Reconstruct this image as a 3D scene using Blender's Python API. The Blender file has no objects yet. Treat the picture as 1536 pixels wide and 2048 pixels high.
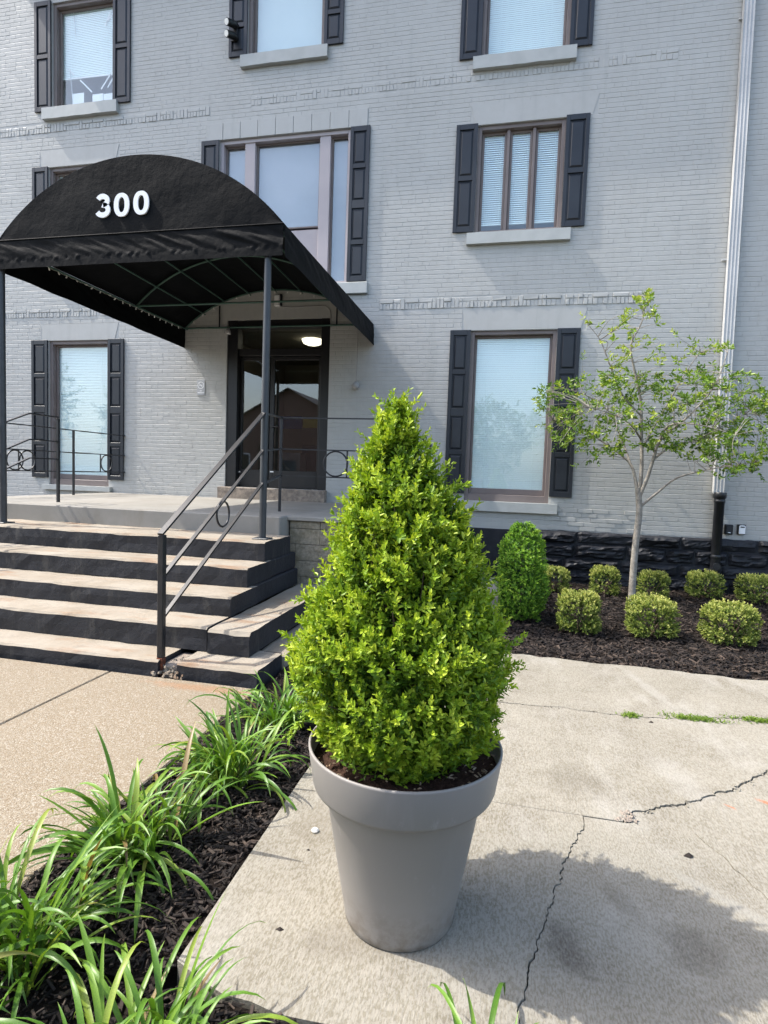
import bpy, math, random
import numpy as np
from mathutils import Vector, Matrix, noise

random.seed(7); RNG = np.random.default_rng(7)
sc = bpy.context.scene
COL = sc.collection
R = math.radians

# ------------------------------------------------------------------ camera
CAMZ = 1.45
F_PX, PITCH, ROLL, YAW = 1150.0, .066, .0345, .2145
_cy, _sy = math.cos(YAW), math.sin(YAW)
FW = Vector((-_sy*math.cos(PITCH), _cy*math.cos(PITCH), -math.sin(PITCH)))
_rt = Vector((_cy, _sy, 0)); _up = _rt.cross(FW)
RT = math.cos(ROLL)*_rt + math.sin(ROLL)*_up
UP = -math.sin(ROLL)*_rt + math.cos(ROLL)*_up
cam_d = bpy.data.cameras.new('camera'); cam = bpy.data.objects.new('camera', cam_d); COL.objects.link(cam)
cam.matrix_world = Matrix(((RT.x, UP.x, -FW.x, 0), (RT.y, UP.y, -FW.y, 0), (RT.z, UP.z, -FW.z, CAMZ), (0, 0, 0, 1)))
cam_d.sensor_fit = 'VERTICAL'; cam_d.sensor_height = 24.0; cam_d.lens = F_PX/2048*24.0
cam_d.clip_start = .05; cam_d.clip_end = 2000
sc.camera = cam

# ------------------------------------------------------------------ sky, sun, exposure
SUN = Vector((1.0, .135, -1.36)).normalized()          # direction the light travels
SUN_EL = math.asin(-SUN.z); SUN_AZ = math.atan2(-SUN.x, -SUN.y)
w = bpy.data.worlds.new('World'); sc.world = w; w.use_nodes = True
nt = w.node_tree; nt.nodes.clear()
sky = nt.nodes.new('ShaderNodeTexSky'); sky.sky_type = 'NISHITA'; sky.sun_disc = False
sky.sun_elevation = SUN_EL; sky.sun_rotation = SUN_AZ; sky.air_density = 1.1; sky.dust_density = 3.0; sky.ozone_density = 1.0
bgn = nt.nodes.new('ShaderNodeBackground'); bgn.inputs['Strength'].default_value = .15
won = nt.nodes.new('ShaderNodeOutputWorld')
nt.links.new(sky.outputs[0], bgn.inputs['Color']); nt.links.new(bgn.outputs[0], won.inputs['Surface'])
sun_d = bpy.data.lights.new('sun', 'SUN'); sun_d.energy = 2.35; sun_d.angle = R(.53); sun_d.color = (1, .955, .89)
sun = bpy.data.objects.new('sun', sun_d); COL.objects.link(sun)
sun.rotation_euler = SUN.to_track_quat('-Z', 'Y').to_euler(); sun.location = (-10, -2, 15)
vs = sc.view_settings; vs.view_transform = 'Standard'; vs.look = 'None'; vs.gamma = 1; vs.use_curve_mapping = False
vs.exposure = 1.62

# ------------------------------------------------------------------ pixel rays
def ray(x, y): return (RT*((x-768)/F_PX) - UP*((y-1024)/F_PX) + FW)
def pY(x, y, Y):                     # where the pixel's ray meets the vertical plane at depth Y
    r = ray(x, y); return r*(Y/r.y) + Vector((0, 0, CAMZ))
def pZ(x, y, z=0.0):                 # where it meets the level plane at height z
    r = ray(x, y); return r*((z-CAMZ)/r.z) + Vector((0, 0, CAMZ))

# ------------------------------------------------------------------ objects
def tag(o, label=None, cat=None, group=None, kind=None):
    if label: o['label'] = label
    if cat: o['category'] = cat
    if group: o['group'] = group
    if kind: o['kind'] = kind
    return o
def thing(name, loc, label, cat, group=None):
    o = bpy.data.objects.new(name, None); o.empty_display_size = .1; COL.objects.link(o); o.location = loc
    return tag(o, label, cat, group)
def link(name, me, parent=None, loc=None):
    o = bpy.data.objects.new(name, me); COL.objects.link(o)
    if loc is not None: o.location = loc
    if parent:
        o.parent = parent
        o.matrix_parent_inverse = wm(parent).inverted()
    return o
def wm(o):
    m = o.matrix_basis
    return wm(o.parent) @ o.matrix_parent_inverse @ m if o.parent else m

class MB:
    """collects faces (world coordinates) and links them as one mesh object"""
    def __init__(s): s.v = []; s.f = []; s.m = []; s.sm = []
    def add(s, vs_, fs, mi=0, smooth=False):
        n = len(s.v); s.v += [tuple(p) for p in vs_]
        for f in fs: s.f.append(tuple(n+i for i in f)); s.m.append(mi); s.sm.append(smooth)
    def box(s, x0, x1, y0, y1, z0, z1, mi=0):
        s.add([(x0,y0,z0),(x1,y0,z0),(x1,y1,z0),(x0,y1,z0),(x0,y0,z1),(x1,y0,z1),(x1,y1,z1),(x0,y1,z1)],
              [(0,3,2,1),(4,5,6,7),(0,1,5,4),(1,2,6,5),(2,3,7,6),(3,0,4,7)], mi)
    def bbox(s, x0, x1, y0, y1, z0, z1, b=.004, mi=0):
        """box with chamfered edges"""
        X = (x0, x1); Y = (y0, y1); Z = (z0, z1); vv = []; idx = {}
        for i in (0,1):
            for j in (0,1):
                for k in (0,1):
                    sx, sy, sz = (b if i == 0 else -b), (b if j == 0 else -b), (b if k == 0 else -b)
                    idx[i,j,k,'x'] = len(vv); vv.append((X[i], Y[j]+sy, Z[k]+sz))
                    idx[i,j,k,'y'] = len(vv); vv.append((X[i]+sx, Y[j], Z[k]+sz))
                    idx[i,j,k,'z'] = len(vv); vv.append((X[i]+sx, Y[j]+sy, Z[k]))
        ff = []
        for i in (0,1):
            q = [idx[i,0,0,'x'], idx[i,1,0,'x'], idx[i,1,1,'x'], idx[i,0,1,'x']]; ff.append(q if i else q[::-1])
            q = [idx[0,i,0,'y'], idx[0,i,1,'y'], idx[1,i,1,'y'], idx[1,i,0,'y']]; ff.append(q if i else q[::-1])
            q = [idx[0,0,i,'z'], idx[1,0,i,'z'], idx[1,1,i,'z'], idx[0,1,i,'z']]; ff.append(q if i else q[::-1])
        for a in (0,1):
            for c in (0,1):
                q = [idx[a,c,0,'x'], idx[a,c,0,'y'], idx[a,c,1,'y'], idx[a,c,1,'x']]; ff.append(q if a == c else q[::-1])
                q = [idx[a,0,c,'x'], idx[a,1,c,'x'], idx[a,1,c,'z'], idx[a,0,c,'z']]; ff.append(q[::-1] if a == c else q)
                q = [idx[0,a,c,'y'], idx[1,a,c,'y'], idx[1,a,c,'z'], idx[0,a,c,'z']]; ff.append(q if a == c else q[::-1])
                for k in (0,1):
                    t = [idx[a,c,k,'x'], idx[a,c,k,'y'], idx[a,c,k,'z']]; ff.append(t if (a+c+k) % 2 else t[::-1])
        s.add(vv, ff, mi)
    def tube(s, pts, r, n=8, cap=True, mi=0, r2=None):
        """round bar through points, radius r (tapering to r2)"""
        pts = [Vector(p) for p in pts]; m = len(pts); rings = []; prev = None
        for i, p in enumerate(pts):
            t = (pts[min(i+1, m-1)] - pts[max(i-1, 0)]).normalized()
            if prev is None:
                a = Vector((0,0,1)) if abs(t.z) < .9 else Vector((1,0,0)); u = t.cross(a).normalized()
            else: u = (prev - t*prev.dot(t)).normalized()
            prev = u; v = t.cross(u); rr = r if r2 is None else r+(r2-r)*i/max(1, m-1)
            rings.append([p + (u*math.cos(2*math.pi*k/n)+v*math.sin(2*math.pi*k/n))*rr for k in range(n)])
        vv = [q for g in rings for q in g]; ff = []
        for i in range(m-1):
            for k in range(n): ff.append((i*n+k, i*n+(k+1) % n, (i+1)*n+(k+1) % n, (i+1)*n+k))
        s.add(vv, ff, mi, True)
        if cap: s.add(rings[0], [tuple(range(n))[::-1]], mi); s.add(rings[-1], [tuple(range(n))], mi)
    def bar(s, a, b, w_, h_, mi=0):
        """rectangular bar from a to b, w_ wide (sideways), h_ high"""
        a, b = Vector(a), Vector(b); t = (b-a).normalized()
        up = Vector((0,0,1)) if abs(t.z) < .95 else Vector((0,1,0))
        u = t.cross(up).normalized()*w_/2; v = u.cross(t).normalized()*h_/2
        vv = [a-u-v, a+u-v, a+u+v, a-u+v, b-u-v, b+u-v, b+u+v, b-u+v]
        s.add(vv, [(0,1,2,3),(7,6,5,4),(0,4,5,1),(1,5,6,2),(2,6,7,3),(3,7,4,0)], mi)
    def lathe(s, prof, c, n=64, mi=0, smooth=True):
        """prof: list of (radius, z) from bottom to top, around centre c"""
        vv = []; ff = []
        for (r, z) in prof:
            for k in range(n):
                a = 2*math.pi*k/n; vv.append((c[0]+r*math.cos(a), c[1]+r*math.sin(a), c[2]+z))
        for i in range(len(prof)-1):
            for k in range(n): ff.append((i*n+k, i*n+(k+1) % n, (i+1)*n+(k+1) % n, (i+1)*n+k))
        s.add(vv, ff, mi, smooth)
    def ring(s, c, rad, r, axis='Y', n=28, k=6, tilt=None, mi=0):
        pts = []
        for i in range(n+1):
            a = 2*math.pi*i/n
            if axis == 'Y': d = Vector((math.cos(a), 0, math.sin(a)))
            else: d = Vector((0, math.cos(a), math.sin(a)))
            pts.append(Vector(c)+d*rad)
        s.tube(pts, r, k, False, mi)
    def prism(s, poly, y0, y1, mi=0):
        """poly of (x,z) extruded along Y from y0 (front) to y1"""
        n = len(poly); vv = [(x, y0, z) for x, z in poly]+[(x, y1, z) for x, z in poly]
        s.add(vv, [tuple(range(n)), tuple(range(2*n-1, n-1, -1))]+[(i, n+i, n+(i+1) % n, (i+1) % n) for i in range(n)], mi)
    def slab(s, poly, z0, z1, mi=0):
        n = len(poly); vv = [(x, y, z1) for x, y in poly]+[(x, y, z0) for x, y in poly]
        s.add(vv, [tuple(range(n)), tuple(range(2*n-1, n-1, -1))]+[(i, n+i, n+(i+1) % n, (i+1) % n) for i in range(n)], mi)
    def mesh(s, mats, fix=True):
        me = bpy.data.meshes.new('m'); me.from_pydata(s.v, [], s.f)
        for m in (mats if isinstance(mats, (list, tuple)) else [mats]): me.materials.append(m)
        me.polygons.foreach_set('material_index', s.m); me.polygons.foreach_set('use_smooth', s.sm)
        me.update()
        if fix:
            import bmesh
            b = bmesh.new(); b.from_mesh(me); bmesh.ops.recalc_face_normals(b, faces=b.faces); b.to_mesh(me); b.free()
        return me
    def build(s, name, mats, parent=None, fix=True):
        """origin at the piece's own base centre"""
        a = np.array(s.v); lo = a.min(0); hi = a.max(0); c = Vector(((lo[0]+hi[0])/2, (lo[1]+hi[1])/2, lo[2]))
        s.v = [(p[0]-c.x, p[1]-c.y, p[2]-c.z) for p in s.v]
        return link(name, s.mesh(mats, fix), parent, c)

def mesh_np(v, faces, mat, tint=None, smooth=False):
    """big mesh from arrays: v (n,3), faces (m,4)"""
    me = bpy.data.meshes.new('m'); n, k = faces.shape
    me.vertices.add(len(v)); me.vertices.foreach_set('co', np.ascontiguousarray(v, dtype=np.float32).ravel())
    me.loops.add(n*k); me.loops.foreach_set('vertex_index', faces.astype(np.int32).ravel())
    me.polygons.add(n); me.polygons.foreach_set('loop_start', np.arange(0, n*k, k, dtype=np.int32))
    me.polygons.foreach_set('use_smooth', np.full(n, bool(smooth)))
    me.update(calc_edges=True)
    if tint is not None:
        at = me.attributes.new('tint', 'FLOAT', 'POINT'); at.data.foreach_set('value', tint.astype(np.float32))
    me.materials.append(mat)
    return me

# ------------------------------------------------------------------ materials
class NT:
    def __init__(s, name):
        s.m = bpy.data.materials.new(name); s.m.use_nodes = True; s.t = s.m.node_tree; s.t.nodes.clear()
        s.out = s.n('ShaderNodeOutputMaterial'); s.geo = s.n('ShaderNodeNewGeometry')
    def n(s, k, **kw):
        nd = s.t.nodes.new(k)
        for a, b in kw.items(): setattr(nd, a, b)
        return nd
    def l(s, a, b): s.t.links.new(a, b)
    def pos(s, sc_=(1,1,1)):
        mp = s.n('ShaderNodeMapping'); mp.inputs['Scale'].default_value = sc_; s.l(s.geo.outputs['Position'], mp.inputs['Vector']); return mp.outputs[0]
    def noise(s, scale, detail=3, rough=.55, st=(1,1,1)):
        nd = s.n('ShaderNodeTexNoise'); nd.inputs['Scale'].default_value = scale; nd.inputs['Detail'].default_value = detail
        nd.inputs['Roughness'].default_value = rough; s.l(s.pos(st), nd.inputs['Vector']); return nd.outputs['Fac']
    def vor(s, scale, st=(1,1,1), feature='F1', out='Distance'):
        nd = s.n('ShaderNodeTexVoronoi', feature=feature); nd.inputs['Scale'].default_value = scale; s.l(s.pos(st), nd.inputs['Vector']); return nd.outputs[out]
    def ramp(s, fac, stops, interp='LINEAR'):
        nd = s.n('ShaderNodeValToRGB'); cr = nd.color_ramp; cr.interpolation = interp
        while len(cr.elements) < len(stops): cr.elements.new(.5)
        for e, (p, c) in zip(cr.elements, stops):
            e.position = p; e.color = (c, c, c, 1) if isinstance(c, (int, float)) else (*c, 1)
        s.l(fac, nd.inputs[0]); return nd.outputs[0]
    def mix(s, fac, a, b, mode='MIX'):
        nd = s.n('ShaderNodeMix', data_type='RGBA', blend_type=mode)
        for i, v in ((0, fac), (6, a), (7, b)):
            if isinstance(v, (int, float)): nd.inputs[i].default_value = v if i == 0 else (v, v, v, 1)
            elif isinstance(v, tuple): nd.inputs[i].default_value = (*v, 1)
            else: s.l(v, nd.inputs[i])
        return nd.outputs[2]
    def math(s, op, a, b=0.0):
        nd = s.n('ShaderNodeMath', operation=op)
        for i, v in ((0, a), (1, b)):
            if isinstance(v, (int, float)): nd.inputs[i].default_value = v
            else: s.l(v, nd.inputs[i])
        return nd.outputs[0]
    def bump(s, h, strength=.5, dist=.01, prev=None):
        nd = s.n('ShaderNodeBump'); nd.inputs['Strength'].default_value = strength; nd.inputs['Distance'].default_value = dist
        s.l(h, nd.inputs['Height'])
        if prev is not None: s.l(prev, nd.inputs['Normal'])
        return nd.outputs[0]
    def bsdf(s, col, rough=.6, spec=.4, normal=None, metal=0.0, **kw):
        p = s.n('ShaderNodeBsdfPrincipled')
        for nm, v in (('Base Color', col), ('Roughness', rough), ('Specular IOR Level', spec), ('Metallic', metal)):
            if isinstance(v, tuple): p.inputs[nm].default_value = (*v, 1)
            elif isinstance(v, (int, float)): p.inputs[nm].default_value = v
            else: s.l(v, p.inputs[nm])
        if normal is not None: s.l(normal, p.inputs['Normal'])
        return p.outputs[0]
    def done(s, sh): s.l(sh, s.out.inputs['Surface']); return s.m

def simple(name, a, b, scale=6, rough=.6, spec=.4, bump=None, fine=None, metal=0.0):
    """two-tone noise colour, optional fine grain and bump=(scale,strength,dist)"""
    t = NT(name); c = t.mix(t.ramp(t.noise(scale, 4), [(.35, 0.), (.65, 1.)]), a, b)
    if fine: c = t.mix(fine[1], c, t.ramp(t.noise(fine[0], 2), [(.3, .25), (.7, 1.)]), 'MULTIPLY')
    nrm = t.bump(t.noise(bump[0], 4), bump[1], bump[2]) if bump else None
    return t.done(t.bsdf(c, rough, spec, nrm, metal))

M = {}
def brick_paint():
    t = NT('grey_wall_paint')
    c = t.mix(t.ramp(t.noise(.7, 4), [(.3, 0.), (.7, 1.)]), (.365, .362, .340), (.408, .405, .381))
    c = t.mix(t.ramp(t.noise(9, 5, .6), [(.35, 0.), (.7, .35)]), c, (.45, .455, .435))
    c = t.mix(t.ramp(t.noise(2.3, 6, .7), [(.48, 0.), (.75, .4)]), c, (.435, .44, .42))
    st = t.ramp(t.noise(1.6, 5, .65, (6, 1, .5)), [(.54, 0.), (.8, .45)])
    c = t.mix(st, c, (.285, .288, .27))
    nb = t.bump(t.noise(38, 5, .6), .16, .004); nb = t.bump(t.noise(240, 3), .10, .001, nb)
    return t.done(t.bsdf(c, .50, .42, nb))
M['wall'] = brick_paint()
M['stone_paint'] = simple('grey_painted_stone', (.37, .38, .36), (.42, .43, .408), 5, .5, .4, (30, .2, .005))
def black_rock():
    t = NT('black_painted_rock')
    c = t.mix(t.ramp(t.noise(5, 5), [(.4, 0.), (.7, 1.)]), (.010, .011, .014), (.021, .022, .027))
    c = t.mix(t.ramp(t.noise(26, 5, .7), [(.64, 0.), (.78, .55)]), c, (.10, .10, .105))
    nb = t.bump(t.noise(30, 6, .65), .35, .012)
    return t.done(t.bsdf(c, t.ramp(t.noise(8), [(.3, .48), (.7, .68)]), .35, nb))
M['rock'] = black_rock()
M['shutter'] = simple('slate_black_shutter_paint', (.010, .013, .019), (.015, .019, .026), 4, .42, .45, (60, .12, .003), (180, .25))
M['bronze'] = simple('taupe_window_paint', (.165, .135, .125), (.195, .162, .15), 3, .5, .4, (40, .15, .004))
M['pinkpanel'] = simple('pale_taupe_panel', (.40, .355, .36), (.44, .39, .39), 2, .5, .4, (30, .1, .003))
M['doorblack'] = simple('black_door_metal', (.008, .008, .009), (.014, .013, .013), 3, .4, .45)
M['white'] = simple('white_plastic', (.72, .72, .70), (.80, .80, .78), 5, .45)
M['blind'] = simple('white_blind_slat', (.85, .95, .94), (.88, .97, .96), 2, .5, .3)
M['shade_b'] = simple('pale_roller_shade', (.56, .64, .66), (.62, .69, .70), 1.2, .6, .2)
M['sky_d'] = simple('grey_lilac_sky_reflection', (.30, .32, .36), (.38, .39, .43), .9, .6, .2)  # sky reflection of the window above the awning, painted as panel colour
M['dark'] = simple('room_plaster', (.55, .55, .53), (.62, .62, .60), 1, .9, .1)
M['lobby'] = simple('lobby_plaster', (.36, .34, .27), (.42, .39, .31), 1.5, .8, .2)
M['lobbyfloor'] = simple('lobby_floor', (.08, .075, .07), (.12, .11, .10), 3, .4, .4)
M['iron'] = simple('black_iron_paint', (.010, .011, .013), (.016, .017, .020), 12, .38, .5, (70, .2, .002))
M['rust'] = simple('rusty_iron', (.16, .05, .025), (.055, .03, .022), 40, .85, .2, (120, .5, .004))
M['postpaint'] = simple('slate_post_paint', (.026, .031, .036), (.036, .041, .047), 9, .40, .5, (60, .15, .002))
M['green'] = simple('dark_green_frame_paint', (.035, .085, .062), (.05, .11, .085), 12, .45, .4)
M['gutter'] = simple('pale_grey_gutter_metal', (.43, .435, .43), (.50, .50, .49), 3, .42, .5, None, (60, .2))
M['pot'] = None
def glass(name, tint, refl=1.0):
    t = NT(name)
    tr = t.n('ShaderNodeBsdfTransparent'); tr.inputs[0].default_value = (*tint, 1)
    gl = t.n('ShaderNodeBsdfGlossy'); gl.inputs['Roughness'].default_value = .015; gl.inputs[0].default_value = (.95, .97, 1, 1)
    nb = t.bump(t.noise(.9, 1), .02, .05); t.l(nb, gl.inputs['Normal'])
    dt = t.n('ShaderNodeVectorMath', operation='DOT_PRODUCT'); t.l(t.geo.outputs['Incoming'], dt.inputs[0]); t.l(nb, dt.inputs[1])
    k = t.math('POWER', t.math('SUBTRACT', 1.0, t.math('ABSOLUTE', dt.outputs['Value'])), 5.0)          # Schlick, the same from both faces
    mx = t.n('ShaderNodeMixShader'); t.l(t.math('MINIMUM', t.math('MULTIPLY', t.math('ADD', t.math('MULTIPLY', k, .95), .05), refl), .95), mx.inputs[0])
    t.l(tr.outputs[0], mx.inputs[1]); t.l(gl.outputs[0], mx.inputs[2]); return t.done(mx.outputs[0])
M['glass'] = glass('window_glass', (.98, 1.0, .994), 1.35)
M['doorglass'] = glass('door_glass', (.80, .81, .80), 1.8)
def emis(name, col, s_):
    t = NT(name); e = t.n('ShaderNodeEmission'); e.inputs[0].default_value = (*col, 1); e.inputs[1].default_value = s_; return t.done(e.outputs[0])
M['lamp'] = emis('lit_lamp_glass', (1, .93, .74), 1.5)
def fabric():
    t = NT('black_awning_canvas')
    c = t.mix(t.ramp(t.noise(2.5, 4), [(.3, 0.), (.7, 1.)]), (.0026, .0031, .0037), (.0042, .005, .0058))
    nb = t.bump(t.noise(7, 4, .6), .25, .03); nb = t.bump(t.noise(600, 1), .25, .001, nb)
    return t.done(t.bsdf(c, .62, .07, nb))
M['canvas'] = fabric()
def leaf_mat(name, stops, trans=.28, rough=.48):
    t = NT(name)
    at = t.n('ShaderNodeAttribute', attribute_name='tint')
    c = t.ramp(at.outputs['Fac'], stops)
    p = t.bsdf(c, rough, .33)
    tr = t.n('ShaderNodeBsdfTranslucent'); t.l(t.mix(1.0, c, (1.0, 1.0, .45), 'MULTIPLY'), tr.inputs[0])
    mx = t.n('ShaderNodeMixShader'); mx.inputs[0].default_value = trans; t.l(p, mx.inputs[1]); t.l(tr.outputs[0], mx.inputs[2])
    return t.done(mx.outputs[0])
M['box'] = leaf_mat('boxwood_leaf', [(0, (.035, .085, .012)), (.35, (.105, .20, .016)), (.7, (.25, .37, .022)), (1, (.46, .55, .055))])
M['boxdark'] = leaf_mat('cone_boxwood_leaf', [(0, (.035, .10, .016)), (.4, (.12, .26, .028)), (.75, (.25, .43, .04)), (1, (.42, .56, .08))])
M['ball'] = leaf_mat('clipped_boxwood_leaf', [(0, (.035, .068, .014)), (.35, (.10, .155, .026)), (.7, (.28, .33, .065)), (1, (.56, .55, .19))])
M['treeleaf'] = leaf_mat('young_tree_leaf', [(0, (.045, .10, .016)), (.4, (.105, .20, .026)), (.75, (.22, .33, .042)), (1, (.42, .48, .08))], .35, .36)
M['weed'] = leaf_mat('crack_weed_leaf', [(0, (.08, .15, .02)), (1, (.25, .36, .05))])
def lily():
    t = NT('daylily_leaf'); oi = t.n('ShaderNodeObjectInfo')
    at = t.n('ShaderNodeAttribute', attribute_name='tint')
    c = t.ramp(oi.outputs['Random'], [(0, (.07, .16, .018)), (.5, (.11, .23, .026)), (.86, (.17, .29, .034)), (.965, (.26, .33, .05)), (.98, (.26, .19, .075)), (1, (.20, .13, .055))])
    c = t.mix(t.ramp(at.outputs['Fac'], [(.0, .55), (.25, 0.), (.93, 0.), (1, .5)]), c, (.30, .33, .10))
    st = t.ramp(t.noise(300, 2), [(.3, .8), (.7, 1.1)])
    c = t.mix(1.0, c, st, 'MULTIPLY')
    p = t.bsdf(c, .40, .42); tr = t.n('ShaderNodeBsdfTranslucent'); t.l(t.mix(1.0, c, (1, 1, .4), 'MULTIPLY'), tr.inputs[0])
    mx = t.n('ShaderNodeMixShader'); mx.inputs[0].default_value = .3; t.l(p, mx.inputs[1]); t.l(tr.outputs[0], mx.inputs[2]); return t.done(mx.outputs[0])
M['lily'] = lily()
M['bark'] = simple('pale_grey_bark', (.24, .215, .18), (.36, .33, .28), 22, .8, .2, (60, .5, .006), (130, .4))
M['twig'] = simple('brown_twig', (.10, .075, .05), (.16, .12, .08), 30, .8, .2)
def mulch():
    t = NT('dark_bark_mulch'); g = t.n('ShaderNodeNewGeometry')
    c = t.ramp(g.outputs['Random Per Island'], [(0, (.010, .008, .007)), (.5, (.022, .017, .014)), (.85, (.042, .031, .025)), (1, (.085, .062, .047))])
    return t.done(t.bsdf(c, .8, .25, t.bump(t.noise(160, 3, .6, (1, 1, 1)), .4, .004)))
M['mulch'] = mulch()
M['soil'] = simple('dark_soil', (.012, .009, .008), (.026, .020, .016), 30, .95, .1, (60, .8, .02), (180, .6))
M['potsoil'] = simple('brown_potting_soil', (.045, .025, .018), (.085, .05, .035), 45, .95, .1, (90, .9, .015), (260, .5))
def spot(t, px, py, ax, ay, ang, soft=.35, warp=.5):
    """soft elliptical stain mask at a place on the ground, with a ragged edge"""
    q = pZ(px, py); mp = t.n('ShaderNodeMapping', vector_type='TEXTURE'); mp.inputs['Location'].default_value = (q.x, q.y, 0); mp.inputs['Rotation'].default_value = (0, 0, R(ang)); mp.inputs['Scale'].default_value = (ax, ay, 1)
    t.l(t.geo.outputs['Position'], mp.inputs['Vector']); ln_ = t.n('ShaderNodeVectorMath', operation='LENGTH'); t.l(mp.outputs[0], ln_.inputs[0])
    d = t.math('ADD', ln_.outputs['Value'], t.math('MULTIPLY', t.math('SUBTRACT', t.noise(9, 6, .72), .5), warp*4.2))
    return t.math('MULTIPLY', t.ramp(d, [(max(0., .75-soft), 1.), (.95, 0.)]), t.ramp(t.noise(130, 3, .65, (1, .5, 1)), [(.32, .35), (.6, 1.)]))
def stains(t, c):
    for (px, py, ax, ay, ang, col, f) in ((1140, 1900, .07, .16, 18, (.06, .05, .04), .6), (1385, 1895, .11, .12, -20, (.085, .072, .055), .55), (1450, 1800, .3, .035, -38, (.26, .25, .22), .5),
             (1460, 1612, .035, .012, -40, (.34, .10, .03), .85), (1532, 1604, .05, .02, -30, (.34, .11, .04), .8), (1150, 1560, .22, .2, 0, (.10, .086, .062), .45), (1360, 1560, .12, .32, 20, (.30, .285, .25), .55), (1300, 1380, .06, .55, 14, (.30, .285, .25), .6), (700, 1880, .2, .10, 20, (.10, .085, .065), .4), (640, 1650, .14, .2, 0, (.12, .10, .07), .4), (1240, 1800, .05, .16, 30, (.10, .084, .06), .45)):
        m_ = t.math('MULTIPLY', spot(t, px, py, ax, ay, ang), f); c = t.mix(m_, c, col)
    return c
def broom_concrete():
    t = NT('broom_finished_concrete')
    c = t.mix(t.ramp(t.noise(1.1, 5, .6), [(.35, 0.), (.68, 1.)]), (.162, .145, .108), (.218, .198, .154))
    c = t.mix(t.ramp(t.noise(3.2, 6, .7), [(.47, 0.), (.70, .75)]), c, (.112, .095, .066))
    c = t.mix(t.ramp(t.noise(1.7, 6, .68, (1.6, .7, 1)), [(.52, 0.), (.70, .65)]), c, (.29, .275, .238))
    sp = t.noise(150, 4, .62, (1, .4, 1))
    c = t.mix(t.ramp(sp, [(.40, 0.), (.56, .75)]), c, t.mix(.42, c, (.40, .38, .335)))
    c = t.mix(t.ramp(t.noise(190, 3, .7, (1, .45, 1)), [(.57, 0.), (.72, .6)]), c, (.095, .08, .06))
    c = t.mix(t.ramp(t.noise(26, 4, .7), [(.60, 0.), (.75, .35)]), c, (.115, .098, .075))
    c = stains(t, c)
    h = t.noise(150, 4, .6, (1, .14, 1)); nb = t.bump(h, .45, .006); nb = t.bump(sp, .3, .004, nb)
    return t.done(t.bsdf(c, .85, .25, nb))
M['concrete'] = broom_concrete()
def aggregate():
    t = NT('exposed_aggregate_concrete')
    v = t.n('ShaderNodeTexVoronoi'); v.inputs['Scale'].default_value = 150; t.l(t.pos(), v.inputs['Vector'])
    hsv = t.n('ShaderNodeSeparateColor'); t.l(v.outputs['Color'], hsv.inputs[0])
    c = t.ramp(hsv.outputs[0], [(0, (.15, .11, .068)), (.3, (.195, .155, .105)), (.6, (.222, .185, .13)), (.85, (.25, .215, .163)), (1, (.32, .295, .245))])
    c = t.mix(t.ramp(t.noise(.8, 5, .6), [(.3, 0.), (.7, .5)]), c, (.20, .162, .11))
    c = t.mix(t.ramp(t.noise(5, 5, .7), [(.55, 0.), (.75, .3)]), c, (.15, .115, .073))
    c = t.mix(t.math('MULTIPLY', spot(t, 400, 1376, .5, .07, 0), .55), c, (.25, .115, .045))
    mort = t.ramp(v.outputs['Distance'], [(.0, 1.), (.6, 0.)])
    nb = t.bump(mort, .5, .005); nb = t.bump(t.noise(300, 2), .3, .002, nb)
    return t.done(t.bsdf(c, .8, .3, nb))
M['aggregate'] = aggregate()
def tread():
    t = NT('weathered_sandstone_tread')
    c = t.mix(t.ramp(t.noise(2.2, 5, .6), [(.3, 0.), (.7, 1.)]), (.225, .188, .14), (.305, .272, .222))
    c = t.mix(t.ramp(t.noise(3.5, 5, .65, (.5, 1.6, 1)), [(.54, 0.), (.70, .6)]), c, (.215, .105, .045))
    c = t.mix(t.ramp(t.noise(7, 5, .7), [(.55, 0.), (.75, .45)]), c, (.115, .10, .08))
    nb = t.bump(t.noise(20, 6, .65), .4, .012); nb = t.bump(t.noise(180, 3), .3, .002, nb)
    return t.done(t.bsdf(c, .85, .2, nb))
M['tread'] = tread()
def riser():
    t = NT('scuffed_black_riser_paint')
    c = t.mix(t.ramp(t.noise(4, 5, .6), [(.3, 0.), (.7, 1.)]), (.013, .014, .017), (.025, .026, .031))
    c = t.mix(t.ramp(t.noise(7, 6, .75, (1, 1, .25)), [(.54, 0.), (.74, .6)]), c, (.085, .08, .07))
    c = t.mix(t.ramp(t.noise(55, 4, .7), [(.70, 0.), (.76, .8)]), c, (.30, .27, .23))
    nb = t.bump(t.noise(24, 6, .65), .45, .012)
    return t.done(t.bsdf(c, .62, .3, nb))
M['riser'] = riser()
def landing_conc():
    t = NT('smooth_landing_concrete')
    c = t.mix(t.ramp(t.noise(1.7, 5, .65), [(.3, 0.), (.7, 1.)]), (.205, .195, .172), (.275, .262, .235))
    c = t.mix(t.ramp(t.noise(3, 5, .6, (1, 1, .35)), [(.56, 0.), (.75, .5)]), c, (.165, .14, .105))
    nb = t.bump(t.noise(90, 4), .25, .003)
    return t.done(t.bsdf(c, .8, .25, nb))
M['landing'] = landing_conc()
def split_block():
    t = NT('split_face_block')
    c = t.mix(t.ramp(t.noise(28, 6, .75), [(.3, 0.), (.7, 1.)]), (.17, .145, .10), (.40, .355, .275))
    c = t.mix(t.ramp(t.noise(3.2, 4), [(.5, 0.), (.7, .5)]), c, (.13, .12, .06))
    nb = t.bump(t.noise(42, 6, .7), .8, .02)
    return t.done(t.bsdf(c, .9, .15, nb))
M['block'] = split_block()
M['threshold'] = simple('worn_threshold_stone', (.34, .285, .23), (.19, .16, .135), 16, .85, .2, (40, .6, .01), (120, .35))
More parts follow.
